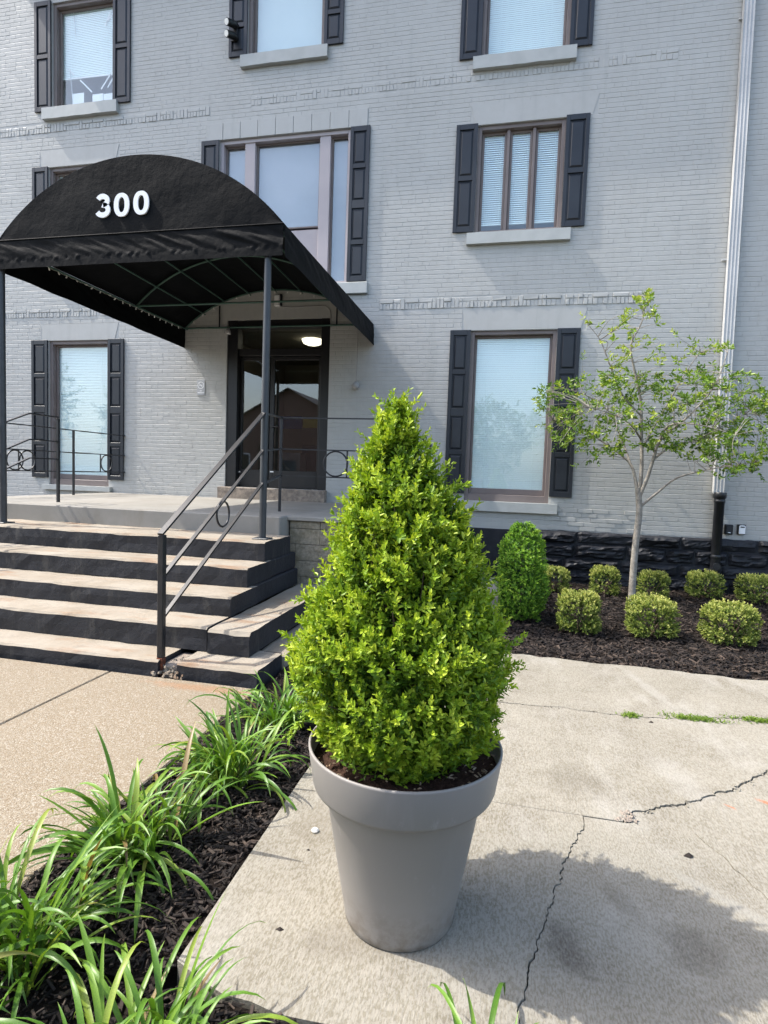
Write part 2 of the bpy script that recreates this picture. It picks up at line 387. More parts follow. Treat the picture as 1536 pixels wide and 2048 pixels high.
def pot_mat():
    t = NT('matte_taupe_plastic')
    c = t.mix(t.ramp(t.noise(2.2, 4), [(.3, 0.), (.7, 1.)]), (.215, .199, .183), (.235, .218, .20))
    c = t.mix(t.ramp(t.noise(14, 6, .75, (1, 1, .5)), [(.60, 0.), (.74, .45)]), c, (.36, .34, .33))
    low = t.n('ShaderNodeSeparateXYZ'); t.l(t.geo.outputs['Position'], low.inputs[0])
    dirt = t.math('MULTIPLY', t.ramp(low.outputs['Z'], [(.0, 1.), (.16, 0.)]), t.ramp(t.noise(22, 5, .7), [(.42, 0.), (.62, .8)]))
    c = t.mix(dirt, c, (.13, .105, .08)); c = t.mix(t.ramp(t.noise(5, 5, .7, (3, 3, .35)), [(.55, 0.), (.78, .3)]), c, (.29, .275, .26))
    nb = t.bump(t.noise(500, 2), .18, .0015)
    return t.done(t.bsdf(c, .48, .4, nb))
M['pot'] = pot_mat()
M['asphalt'] = simple('asphalt', (.045, .045, .047), (.065, .064, .063), 1.5, .9, .2, (120, .4, .005), (150, .4))
M['moss'] = M['weed']
M['pebble'] = simple('pale_pebble', (.5, .48, .44), (.62, .60, .56), 20, .8, .2)
M['signgrey'] = simple('grey_sign_plate', (.36, .37, .385), (.39, .40, .41), 4, .4, .4)
M['signwhite'] = simple('white_sign_print', (.75, .76, .77), (.78, .79, .80), 4, .5, .3)
M['cable'] = simple('grey_cable', (.30, .295, .285), (.34, .33, .32), 8, .5)
M['bulb'] = simple('small_clear_bulb', (.62, .62, .58), (.72, .72, .68), 20, .25, .5)
M['wire'] = simple('pale_green_wire', (.30, .31, .28), (.36, .37, .33), 20, .5)
M['tape'] = simple('white_tape', (.78, .80, .80), (.83, .84, .84), 5, .6)
M['black'] = simple('black_plastic', (.010, .011, .011), (.016, .017, .017), 8, .4, .45)

# ================================================================== GROUND AND PAVING
mb = MB(); mb.add([(-400,-400,-.13),(400,-400,-.13),(400,400,-.13),(-400,400,-.13)], [(0,1,2,3)])
tag(mb.build('ground', M['asphalt'], fix=False), kind='structure')

def nz(x, y, z=0, s=1.0): return noise.noise(Vector((x*s, y*s, z*s)))
def inset(poly, g):
    n = len(poly); out = []; A = sum(poly[i][0]*poly[(i+1) % n][1]-poly[(i+1) % n][0]*poly[i][1] for i in range(n))
    sg = 1 if A > 0 else -1
    for i in range(n):
        p0, p1, p2 = Vector(poly[i-1]), Vector(poly[i]), Vector(poly[(i+1) % n])
        e1 = (p1-p0); e2 = (p2-p1)
        if e1.length < 1e-6 or e2.length < 1e-6: out.append(tuple(p1)); continue
        n1 = Vector((-e1.y, e1.x)).normalized()*sg; n2 = Vector((-e2.y, e2.x)).normalized()*sg
        b = (n1+n2)
        b = b.normalized() if b.length > .1 else n1
        gg = g*(.5+1.0*abs(noise.noise(Vector((p1.x*11, p1.y*11, 2))))+.5*abs(noise.noise(Vector((p1.x*60, p1.y*60, 6))))); out.append(tuple(p1 + b*gg/max(.5, b.dot(n1))))
    return out
def jag(pts, step=.035, amp=.012, seed=0):
    out = []
    for i in range(len(pts)-1):
        a, b = Vector(pts[i]), Vector(pts[i+1]); n = max(1, int((b-a).length/step)); nrm = Vector((-(b-a).y, (b-a).x)).normalized()
        for k in range(n):
            t = k/n; p = a.lerp(b, t)
            if not (i == 0 and k == 0): p = p + nrm*amp*(noise.noise(Vector((p.x*14+seed, p.y*14, 3)))+.9*noise.noise(Vector((p.x*48+seed, p.y*48, 9)))+.5*noise.noise(Vector((p.x*130+seed, p.y*130, 5))))
            out.append(tuple(p))
    out.append(tuple(pts[-1])); return out
def gp(*px): return [tuple(pZ(x, y)[:2]) for x, y in px]

path = thing('concrete_path', (0, 3, -.1), 'pale cracked concrete path under the big plant pot', 'path'); path['kind'] = 'structure'
if 'category' in path: del path['category']
AY = 2.54; XL, XR, YN, YB = -.9, 6.0, 1.372, 4.78
cD = jag(gp((1170,1650),(1150,1686),(1132,1718),(1116,1770),(1100,1815),(1083,1860),(1066,1910),(1052,1960),(1040,2010),(1035,2048))+[(.13, YN)], .010, .012, 1)
cD[0] = (cD[0][0], AY)
cC = gp((1245,1640),(1262,1630),(1290,1620),(1340,1611),(1385,1603),(1425,1592),(1470,1577),(1500,1560),(1536,1541))
cC = jag([(cC[0][0], AY)]+cC[1:]+[(XR, 4.1)], .014, .018, 5)
cB = gp((1020,1408),(1080,1413),(1130,1415),(1180,1424),(1250,1433),(1330,1438),(1400,1436),(1450,1437),(1536,1440))
cB = jag([(XL, cB[0][1]+.03)]+cB+[(XR, cB[-1][1]-.05)], .05, .018, 8)
cE = jag(gp((1392,1672),(1432,1702),(1470,1738),(1536,1800))+[(1.6, 1.85), (2.1, YN)], .03, .01, 12)
cE[0] = (cE[0][0], AY)
rear = [(XL, 4.80)] + gp((1025,1308),(1080,1313),(1130,1320),(1200,1328),(1260,1332),(1330,1340),(1400,1349),(1470,1357),(1536,1362)) + [(XR, 4.74)]
rear = jag(rear, .06, .03, 21)
near = jag([(XR, YN), (2.1, YN), (.13, YN), (-.45, 1.356), (-.71, 1.372), (-.892, 1.43)], .08, .01, 30)
def between(line, xa, xb):
    return [p for p in line if xa-1e-6 <= p[0] <= xb+1e-6]
pieces = [
    [(-.89, 1.44)] + [(XL, AY)] + [cD[0]] + cD[1:] + [p for p in near if p[0] < .12 and p[0] > -.88],
    cD[::-1] + [(cE[0][0], AY)] + cE[1:],
    cE[::-1] + [(XR, AY), (XR, YN)],
    [(XL, AY), cC[0]] + cC[1:] + [cB[-1]] + cB[::-1][1:],
    [cC[0], (XR, AY)] + cC[::-1][:-1],
    cB + rear[::-1],
]
for i, pc in enumerate(pieces):
    m_ = MB(); m_.slab(inset(pc, .0024 if i in (0, 1, 2) else .0036), -.1, 0.0 + (.004, 0, .002, .003, -.003, .004)[i]); m_.build('slab', M['concrete'], path)
# crumbs lodged in the cracks
def crumbs(name, line, n, parent, mat, rmin=.003, rmax=.010, spread=.012):
    m_ = MB()
    for i in range(n):
        a = random.random()*(len(line)-1); k = int(a); p = Vector(line[k]).lerp(Vector(line[k+1]), a-k)
        x, y = p.x+random.gauss(0, spread), p.y+random.gauss(0, spread); r = random.uniform(rmin, rmax)
        q = [(x+r*random.uniform(-1, 1)*.6+r*dx, y+r*dy, r*dz*.5+.002) for dx, dy, dz in ((-1,0,0),(0,-1,0),(1,0,0),(0,1,0),(0,0,1.2))]
        m_.add(q, [(0,1,4),(1,2,4),(2,3,4),(3,0,4)])
    o = m_.build(name, mat, parent); o['kind'] = 'stuff'; return o
cCv = [p for p in cC if p[0] < 1.6]
crumbs('crack_grit', cCv, 70, path, M['concrete'], .003, .008, .012)
q_ = [p for p in cC if p[0] < .62]; crumbs('crack_grit', q_[1:6], 60, path, M['threshold'], .004, .012, .02)
crumbs('crack_grit', [p for p in cB if -.2 < p[0] < 2.2], 90, path, M['soil'], .003, .008, .012)

walk = thing('sidewalk', (-3, 1, -.1), 'tan exposed aggregate pavement in front of the steps', 'pavement'); walk['kind'] = 'structure'; del walk['category']
for (x0, x1) in ((-9, -5.9), (-5.892, -4.285), (-4.277, -2.690), (-2.681, -1.575)):
    for (y0, y1) in ((-2.5, .35), (.358, 3.468)):
        m_ = MB(); m_.bbox(x0, x1, y0, y1, -.1, random.uniform(-.001, .003), .006); m_.build('slab', M['aggregate'], walk)

# planting beds: soil sheet with gentle relief, and chips on it
def bed_z(x, y): return -.022 + .022*nz(x, y, 0, 2.3) + .012*nz(x, y, 5, 7)
def bed_sheet(x0, x1, y0, y1, step, name, rise=0.0):
    nx = max(2, int((x1-x0)/step)); ny = max(2, int((y1-y0)/step)); m_ = MB()
    vv = [(x0+(x1-x0)*i/nx, y0+(y1-y0)*j/ny, bed_z(x0+(x1-x0)*i/nx, y0+(y1-y0)*j/ny)+rise*j/ny) for j in range(ny+1) for i in range(nx+1)]
    m_.add(vv, [(j*(nx+1)+i, j*(nx+1)+i+1, (j+1)*(nx+1)+i+1, (j+1)*(nx+1)+i) for j in range(ny) for i in range(nx)], 0, True)
    o = m_.build(name, M['soil'], fix=False); o['kind'] = 'structure'; return o
bed_sheet(-1.573, -.903, 1.38, 5.72, .05, 'planting_bed')
bed_sheet(-1.573, 3.5, -.8, 1.362, .06, 'planting_bed')
bed_sheet(-1.24, 7.0, 4.74, 8.56, .06, 'planting_bed')
def chips(areas, name, size):
    V = []; Fc = []; k = 0
    for (x0, x1, y0, y1, n) in areas:
        for _ in range(n):
            x = random.uniform(x0, x1); y = random.uniform(y0, y1); L = random.uniform(.5, 1.35)*size; W = L*random.uniform(.16, .42); H = W*random.uniform(.25, .6)
            a = random.uniform(0, math.pi); e = random.gauss(0, .28); rl = random.gauss(0, .35)
            m3 = Matrix.Rotation(a, 3, 'Z') @ Matrix.Rotation(e, 3, 'Y') @ Matrix.Rotation(rl, 3, 'X')
            c = Vector((x, y, bed_z(x, y)+.006+random.random()*.018)); j1 = random.uniform(.55, 1); j2 = random.uniform(.55, 1)
            for sx, sy, sz in ((-1,-j1,-1),(1,-j2,-1),(1,j1,-1),(-1,j2,-1),(-1,-j1*.8,1),(1,-j2*.8,1),(1,j1*.8,1),(-1,j2*.8,1)):
                V.append(c + m3 @ Vector((sx*L/2, sy*W/2, sz*H/2)))
            Fc += [(k+4,k+5,k+6,k+7),(k,k+1,k+5,k+4),(k+1,k+2,k+6,k+5),(k+2,k+3,k+7,k+6),(k+3,k,k+4,k+7)]; k += 8
    o = link(name, mesh_np(np.array([tuple(v) for v in V]), np.array(Fc), M['mulch']))
    return tag(o, kind='stuff')
tag(chips([(-1.565,-.905,1.40,3.48,6200),(-1.54,-.91,3.48,5.6,1800),(-1.56,.6,.7,1.36,3800)], 'bark_mulch', .032), 'shredded black bark mulch under the daylilies', 'mulch')
tag(chips([(-1.2,4.0,4.79,6.3,9500),(-1.2,4.6,6.3,8.45,8500)], 'bark_mulch', .05), 'dark brown bark mulch in the bed along the wall', 'mulch')

# ================================================================== STEPS AND LANDING
YW = 8.6
def stone(name, x0, x1, y0, y1, z0, z1, parent, seed, jit=.007, ch=.014, mats=None, seg=.09):
    """hewn stone block: black painted faces, bare worn top, uneven nosing"""
    nx = max(2, int((x1-x0)/seg)); ny = max(2, int((y1-y0)/.12)); m_ = MB()
    J = lambda x, y, z, s: jit*(nz(x+seed, y, z, 3.1)*1.2+nz(x, y+seed, z, 13)*.8+nz(x+seed, y, z, 41)*.45)*s
    rows = []
    xs = [x0+(x1-x0)*i/nx for i in range(nx+1)]
    prof = [('f', 0, z0), ('f', 0, z0+(z1-z0)*.5), ('f', 0, z1-ch), ('t', ch, z1)] + [('t', ch+(y1-y0-ch)*k/ny, z1) for k in range(1, ny+1)]
    for (kd, dy, z) in prof:
        row = []
        for i, x in enumerate(xs):
            xx = x + (0 if 0 < i < nx else 0)
            oy = J(x, 0, z*3, 1.0) if kd == 'f' else (J(x, 0, z1*3, .9)+.6*J(x, 3, 1, 1) if dy == ch else 0)
            oz = J(x, dy*2, 7, .75) if kd == 't' else (J(x, 5, z, 1.1) if z == z1-ch else 0)
            row.append((xx, y0+dy+oy, z+oz))
        rows.append(row)
    vv = [p for r_ in rows for p in r_]; n = nx+1
    for r_ in range(len(rows)-1):
        chip = r_ == 2
        for i in range(nx):
            mi = 0 if r_ < 2 else 1
            if chip: mi = 1
            m_.add([rows[r_][i], rows[r_][i+1], rows[r_+1][i+1], rows[r_+1][i]], [(0,1,2,3)], mi, False)
    for side, xi in ((0, x0), (nx, x1)):
        edge = [rows[k][side] for k in range(len(rows))] + [(xi, y1, z0)]
        m_.add(edge, [tuple(range(len(edge)))] if side else [tuple(range(len(edge)))[::-1]], 0)
    m_.add([(x0,y1,z0),(x1,y1,z0),(x1,y1,z1),(x0,y1,z1)], [(1,0,3,2)], 0)
    m_.add([(x0,y0,z0),(x1,y0,z0),(x1,y1,z0),(x0,y1,z0)], [(3,2,1,0)], 0)
    return m_.build(name, mats or [M['riser'], M['tread']], parent, fix=False)
steps = thing('stone_steps', (-3.8, 4.2, 0), 'worn sandstone entrance steps with black painted risers', 'steps')
ZT = [0.0, .10, .28, .437, .607, .787, .975]
YS = [3.5, 3.79, 4.12, 4.5, 4.89, 5.5]
stone('step', -5.7, -2.335, YS[0], YS[1]+.12, -.05, ZT[1], steps, 1.3)
stone('step', -2.195, -1.60, YS[0]+.01, 3.95, -.05, ZT[1]-.004, steps, 5.3, .009)
stone('step', -1.795, -1.575, 3.95, 5.70, -.05, ZT[1]-.02, steps, 6.1, .009, .014, [M['tread'], M['tread']])
stone('step', -5.7, -2.125, YS[1], YS[2]+.12, ZT[1]+.004, ZT[2], steps, 9.1)
stone('step', -2.105, -1.775, YS[1]-.03, 5.68, ZT[1]+.002, ZT[2]-.006, steps, 14.7, .010, .02)
stone('step', -5.7, -2.108, YS[2], YS[3]+.12, ZT[2]+.004, ZT[3], steps, 20.2)
stone('step', -5.7, -2.155, YS[3], YS[4]+.12, ZT[3]+.004, ZT[4], steps, 27.9)
stone('step', -5.7, -2.175, YS[4], YS[5]+.02, ZT[4]+.004, ZT[5], steps, 33.3)
m_ = MB()                                                # painted cheek under the upper steps
m_.bbox(-2.40, -2.135, 4.60, 5.66, .265, .436, .012); m_.bbox(-2.40, -2.165, 4.985, 5.66, .437, .606, .012); m_.build('side_face', M['riser'], steps)

def rubble(x0, x1, y0, y1, z, n, mat, parent, name):
    m_ = MB()
    for i in range(n):
        x, y, r_ = random.uniform(x0, x1), random.uniform(y0, y1), random.uniform(.006, .017); zz = z*random.uniform(.2, 1.0)
        q = [(x+r_*dx*random.uniform(.6, 1.2), y+r_*dy*random.uniform(.6, 1.2), zz+r_*dz) for dx, dy, dz in ((-1,-.8,-.6),(1,-.9,-.6),(.9,1,-.6),(-1,.8,-.6),(-.6,-.6,.5),(.7,-.5,.6),(.6,.6,.4),(-.6,.7,.55))]
        m_.add(q, [(4,5,6,7),(0,1,5,4),(1,2,6,5),(2,3,7,6),(3,0,4,7)])
    o = m_.build(name, mat, parent, fix=False); o['kind'] = 'stuff'; return o
m_ = MB(); m_.bbox(-2.345, -2.185, 3.55, 3.84, -.05, .065, .02); m_.build('broken_mortar', M['threshold'], steps)
rubble(-2.42, -2.10, 3.46, 3.60, .03, 45, M['tread'], steps, 'rubble'); rubble(-2.33, -2.2, 3.52, 3.8, .075, 40, M['tread'], steps, 'rubble')

land = thing('entrance_landing', (-4, 7, 0), 'concrete entrance landing with split block side wall at top of steps', 'landing')
m_ = MB(); m_.bbox(-6.65, -2.285, 5.505, YW-.03, 0, ZT[6], .012); m_.build('deck', M['landing'], land)
m_ = MB(); m_.bbox(-2.30, -1.22, 5.70, YW-.03, .925, ZT[6]-.002, .008); m_.build('deck', M['landing'], land)
m_ = MB(); m_.box(-2.28, -1.30, 5.88, YW-.03, 0, .92); m_.build('core', M['block'], land)
def split_face(x0, x1, y0, y1, z0, z1, parent, seed, mat, amp=.014, name='block', n=5):
    m_ = MB(); nx = max(3, int((x1-x0)/.055)); nzc = max(2, int((z1-z0)/.055))
    g = []
    for j in range(nzc+1):
        for i in range(nx+1):
            u, v = i/nx, j/nzc; x = x0+(x1-x0)*u; z = z0+(z1-z0)*v
            e = min(1, 6*min(u, 1-u)*(x1-x0)/(.3))*min(1, 5*min(v, 1-v))
            d = amp*(.35+nz(x+seed, z, 1, 9)*.9+nz(x, z+seed, 4, 24)*.6)*(e if (0 < i < nx and 0 < j < nzc) else 0)
            g.append((x, y0-d, z))
    ff = [(j*(nx+1)+i, j*(nx+1)+i+1, (j+1)*(nx+1)+i+1, (j+1)*(nx+1)+i) for j in range(nzc) for i in range(nx)]
    m_.add(g, ff, 0, False)
    m_.add([(x0,y0,z0),(x1,y0,z0),(x1,y1,z0),(x0,y1,z0),(x0,y0,z1),(x1,y0,z1),(x1,y1,z1),(x0,y1,z1)], [(0,3,2,1),(4,5,6,7),(1,2,6,5),(2,3,7,6),(3,0,4,7)])
    return m_.build(name, mat, parent, fix=False)
zc = [pY(600, y, 5.74).z for y in (1057, 1088, 1120.5, 1152, 1186)]
zc = [.922] + zc; joints = ([-1.93, -1.55], [-1.93, -1.5], [-2.20, -1.74, -1.40], [-1.90, -1.45], [-2.14, -1.68])
for i in range(5):
    xs = [-2.27] + joints[i] + [-1.24]; zb = max(zc[i+1], 0) if i < 4 else 0.0
    for a, b in zip(xs[:-1], xs[1:]):
        dy = random.uniform(-.006, .006)
        split_face(a+.003, b-.003, 5.735+dy, 5.87, zb+.003, zc[i]-.003, land, i*3.7+a*9, M['block'])
# side steps down to the right, behind the potted shrub
for i in range(4):
    m_ = MB(); m_.bbox(-1.215+.29*i, -.93+.29*i, 6.15, 7.35, 0, .78-.195*i, .01); m_.build('side_step', M['landing'], land)

# ================================================================== BUILDING
bld = thing('brick_building', (-2.5, YW, 0), 'grey painted brick apartment building with black shutters and black stone base', 'building')
OPEN = []                          # window and door openings in the wall (x0,x1,z0,z1)
EX = []                            # further places without bricks (lintels, sills, bands)
WIN = {
 'a': dict(x=(-7.80, -6.62), z=(7.36, 9.05), sill=(-7.955, -6.53, 7.175, 7.36), sh=((-8.13, -7.81), (-6.63, -6.312)), shz=(7.325, 9.08), n=2),
 'b': dict(x=(-4.275, -3.03), z=(7.79, 9.6), sill=(-4.365, -2.963, 7.615, 7.79), sh=((-4.58, -4.275), (-3.035, -2.735)), shz=(7.80, 9.6), n=4),
 'c': dict(x=(-.695, .508), z=(7.36, 9.1), sill=(-.80, .60, 7.185, 7.36), sh=((-.998, -.69), (.50, .80)), shz=(7.357, 9.12), n=2),
 'd': dict(x=(-4.72, -2.57), z=(4.32, 6.59), sill=(-4.9, -2.24, 4.15, 4.32), sh=((-5.023, -4.72), (-2.575, -2.275)), shz=(4.338, 6.59), n=4),
 'e': dict(x=(-.69, .516), z=(4.945, 6.45), sill=(-.785, .645, 4.785, 4.945), sh=((-.996, -.692), (.514, .826)), shz=(4.97, 6.467), n=2),
 'f': dict(x=(-7.88, -6.70), z=(4.90, 6.42), sill=(-7.98, -6.62, 4.74, 4.90), sh=((-8.19, -7.88), (-6.705, -6.40)), shz=(4.93, 6.43), n=2),
 'g': dict(x=(-7.895, -6.707), z=(1.07, 3.54), sill=(-7.985, -6.63, .985, 1.07), sh=((-8.225, -7.90), (-6.707, -6.405)), shz=(1.19, 3.55), n=4),
 'h': dict(x=(-.668, .545), z=(1.105, 3.575), sill=(-.80, .665, .96, 1.105), sh=((-.965, -.668), (.545, .857)), shz=(1.205, 3.582), n=4),
}
DOOR = (-4.54, -2.818, 1.16, 3.815)
OPEN = [(*k['x'], *k['z']) for k in WIN.values()] + [DOOR]
LINT = [(-.80, .93, 3.582, 3.86), (-.80, .93, 6.455, 6.73), (-4.957, -2.32, 6.592, 6.847), (-8.05, -6.52, 3.545, 3.82), (-8.05, -6.52, 6.425, 6.70), (-4.66, -2.70, 3.818, 4.06)]
BAND = [(-2.05, 1.75, 3.905, 4.06, 1.0), (-9.2, -5.35, 3.935, 4.075, 1.0), (-9.4, -4.9, 6.985, 7.125, .8), (-4.2, 1.9, 7.06, 7.20, .55)]
EX = OPEN + [k['sill'] for k in WIN.values()] + LINT + [b[:4] for b in BAND]
WX0, WX1, WZ0, WZ1 = -10.0, 6.0, .0, 10.0
# backing sheet (mortar plane), split round the openings
wall = None
m_ = MB(); xs = sorted({WX0, WX1, *[o[0] for o in OPEN], *[o[1] for o in OPEN]}); zs = sorted({WZ0, WZ1, *[o[2] for o in OPEN], *[o[3] for o in OPEN]})
for a, b in zip(xs[:-1], xs[1:]):
    for c, d in zip(zs[:-1], zs[1:]):
        mx, mz = (a+b)/2, (c+d)/2
        if any(o[0] < mx < o[1] and o[2] < mz < o[3] for o in OPEN): continue
        m_.add([(a,YW,c),(b,YW,c),(b,YW,d),(a,YW,d)], [(0,1,2,3)])
for (a, b, c, d) in OPEN:                                # reveals
    dp = .22
    m_.add([(a,YW,c),(a,YW+dp,c),(a,YW+dp,d),(a,YW,d)], [(0,1,2,3)]); m_.add([(b,YW,c),(b,YW+dp,c),(b,YW+dp,d),(b,YW,d)], [(3,2,1,0)])
    m_.add([(a,YW,d),(b,YW,d),(b,YW+dp,d),(a,YW+dp,d)], [(3,2,1,0)]); m_.add([(a,YW,c),(b,YW,c),(b,YW+dp,c),(a,YW+dp,c)], [(0,1,2,3)])
m_.box(WX0, WX1, YW+4.2, YW+4.4, WZ0, WZ1); m_.box(WX0-.2, WX0-.003, YW+.02, YW+4.4, WZ0, WZ1); m_.box(WX1+.003, WX1+.2, YW+.02, YW+4.4, WZ0, WZ1)
wall = m_.build('wall', M['wall'], bld, fix=False)
# bricks
CRS, BL = .0643, .212
def brick_geo(x0, x1, z0, z1, p, b=.0045, bx=.0014):
    return ([(x0,YW,z0),(x1,YW,z0),(x1,YW,z1),(x0,YW,z1),(x0+bx,YW-p,z0+b),(x1-bx,YW-p,z0+b),(x1-bx,YW-p,z1-b),(x0+bx,YW-p,z1-b)],
            [(4,5,6,7),(0,1,5,4),(1,2,6,5),(2,3,7,6),(3,0,4,7)])
bricks = []; nrow = int((WZ1-.735)/CRS)
for r_ in range(nrow):
    z0 = .735+r_*CRS; z1 = z0+CRS-random.uniform(.003, .0065); zc_ = z0+CRS/2
    L = BL/2 if r_ % 7 == 3 else BL
    x = WX0 - (.5*BL if r_ % 2 else 0) - random.uniform(0, .02)
    blk = [(o[0], o[1]) for o in EX if o[2]-.012 < zc_ < o[3]+.012]
    while x < WX1:
        l_ = L*random.uniform(.965, 1.03); a, b = x, x+l_-random.choice((.0005, .0008, .001, .003, .0045)); x += l_
        seg = [(a, b)]
        for (p, q) in blk:
            ns = []
            for (s0, s1) in seg:
                if q <= s0 or p >= s1: ns.append((s0, s1)); continue
                if p-s0 > .02: ns.append((s0, p-.003))
                if s1-q > .02: ns.append((q+.003, s1))
            seg = ns
        for (s0, s1) in seg:
            if s0 < WX0 or s1 > WX1: continue
            n1 = nz(s0*1.0, z0, 0, .9); n2 = nz(s0, z0, 8, 5)
            p = .0029+.0011*n1+.0007*n2+random.uniform(-.0005, .0007)
            rough_patch = .45 < s0 < 1.75 and z0 < 1.02
            if rough_patch: p += random.uniform(0, .010)
            if p < .0009: p = .0009
            bricks.append((s0+random.uniform(-.001, .001), s1, z0+random.uniform(-.0012, .0012), z1, p, (s1-s0 > BL*.93 and L == BL and not rough_patch)))
def seen(b):
    P = Vector(((b[0]+b[1])/2, YW, (b[2]+b[3])/2-CAMZ)); d = P.dot(FW); x = 768+F_PX*P.dot(RT)/d; y = 1024-F_PX*P.dot(UP)/d
    hid = x > 1536 or y < 0 or (1060 < x and y > 560) or x < 0
    return d if not hid else 99
cand = sorted([b for b in bricks if b[5]], key=seen)[:298]
cs = set(map(id, cand)); one = MB(); one.add(*brick_geo(-BL/2+.002, BL/2-.002, 0, CRS-.005, .004))
one.v = [(x, y-YW, z) for x, y, z in one.v]; one_me = one.mesh(M['wall'])
for b in cand: link('brick', one_me, wall, Vector(((b[0]+b[1])/2, YW+.004-max(.0013, b[4]), b[2])))
V = []; Fc = []; k = 0
for b in bricks:
    if id(b) in cs: continue
    v, f = brick_geo(*b[:4], b[4], min(.0045, (b[3]-b[2])*.2)); V += v; Fc += [tuple(i+k for i in q) for q in f]; k += 8
link('bricks', mesh_np(np.array(V), np.array(Fc), M['wall']), wall)['kind'] = 'stuff'
# rough ornamental bands of upright and flat bricks
for (x0, x1, z0, z1, amt) in BAND:
    x = x0
    while x < x1:
        wv = random.choice((.055, .06, .065, .11, .2, .21)); wv = min(wv, x1-x)
        if wv < .03: break
        hs = [(z0, z1)] if wv < .1 and random.random() < .45 else [(z0, z0+(z1-z0)*.6), (z0+(z1-z0)*.6, z1)]
        for (c, d) in hs:
            parts_ = [(x, x+wv)]
            if wv > .1 and c == z0 and len(hs) > 1: parts_ = [(x+wv*i/int(wv/.052), x+wv*(i+1)/int(wv/.052)) for i in range(int(wv/.052))]
            for (a, b) in parts_:
                if any(o[0]-.01 < (a+b)/2 < o[1]+.01 and o[2] < (c+d)/2 < o[3] for o in OPEN + [k_['sill'] for k_ in WIN.values()]): continue
                p = amt*random.uniform(.003, .015); mm = MB(); v, f = brick_geo(a+.002, b-.002, c+.002, d-.002, p, .006, .004)
                v = [(q[0]+random.uniform(-.002, .002), q[1]-random.uniform(0, .003)*amt if i > 3 else q[1], q[2]+random.uniform(-.003, .003)) for i, q in enumerate(v)]
                mm.add(v, f); mm.build('band_brick', M['wall'], wall, fix=False)
        x += wv
# lintels
for i, (x0, x1, z0, z1) in enumerate(LINT):
    if i == 2:
        n = 9
        for k in range(n):
            a = x0+(x1-x0)*k/n; b = x0+(x1-x0)*(k+1)/n; mm = MB(); mm.bbox(a+.0025, b-.0025, YW-.012-random.uniform(0, .003), YW+.05, z0, z1, .004); mm.build('lintel_block', M['wall'], wall)
    else:
        fl = .075 if i != 5 else 0.0
        mm = MB(); mm.prism([(x0+fl, z0), (x1-fl, z0), (x1, z1), (x0, z1)], YW-.006, YW+.05); mm.build('lintel', M['wall'], wall)
# sills, windows, shutters
def slats(x0, x1, z0, z1, y, pitch=.027, tilt=62, sag=0.0):
    mm = MB(); n = int((z1-z0)/pitch); c, s = math.cos(R(tilt))*.0145, math.sin(R(tilt))*.0145
    for i in range(n):
        z = z1-.02-i*pitch; t = random.gauss(0, .0006)
        mm.add([(x0, y-c, z-s+t), (x1, y-c, z-s-t), (x1, y, z+.002), (x0, y, z+.002), (x0, y+c, z+s+t), (x1, y+c, z+s-t)], [(0,1,2,3),(3,2,5,4)])
    mm.box(x0, x1, y-.012, y+.012, z0, z0+.018); mm.box(x0, x1, y-.018, y+.018, z1-.012, z1+.012)
    for f in (.17, .83): mm.box(x0+(x1-x0)*f-.0015, x0+(x1-x0)*f+.0015, y-.017, y-.015, z0, z1)
    return mm
def sash(mm, x0, x1, z0, z1, y0, y1, w_, bot=None, top=None):
    bot = bot or w_; top = top or w_
    mm.bbox(x0, x0+w_, y0, y1, z0, z1, .004); mm.bbox(x1-w_, x1, y0, y1, z0, z1, .004)
    mm.bbox(x0+w_, x1-w_, y0+.001, y1, z0, z0+bot, .004); mm.bbox(x0+w_, x1-w_, y0+.001, y1, z1-top, z1, .004)
def pane(x0, x1, z0, z1, y, parent, mat='glass'):
    mm = MB(); mm.box(x0, x1, y, y+.006, z0, z1); return mm.build('pane', M[mat], parent)
def interior(x0, x1, z0, z1, parent, y0=YW+.225, y1=YW+1.3, mat='dark'):
    mm = MB(); mm.add([(x0,y0,z0),(x1,y0,z0),(x1,y1,z0),(x0,y1,z0),(x0,y0,z1),(x1,y0,z1),(x1,y1,z1),(x0,y1,z1)], [(0,1,2,3),(4,7,6,5),(1,5,6,2),(3,2,6,7),(0,3,7,4)])
    return mm.build('room', M[mat], parent, fix=False)
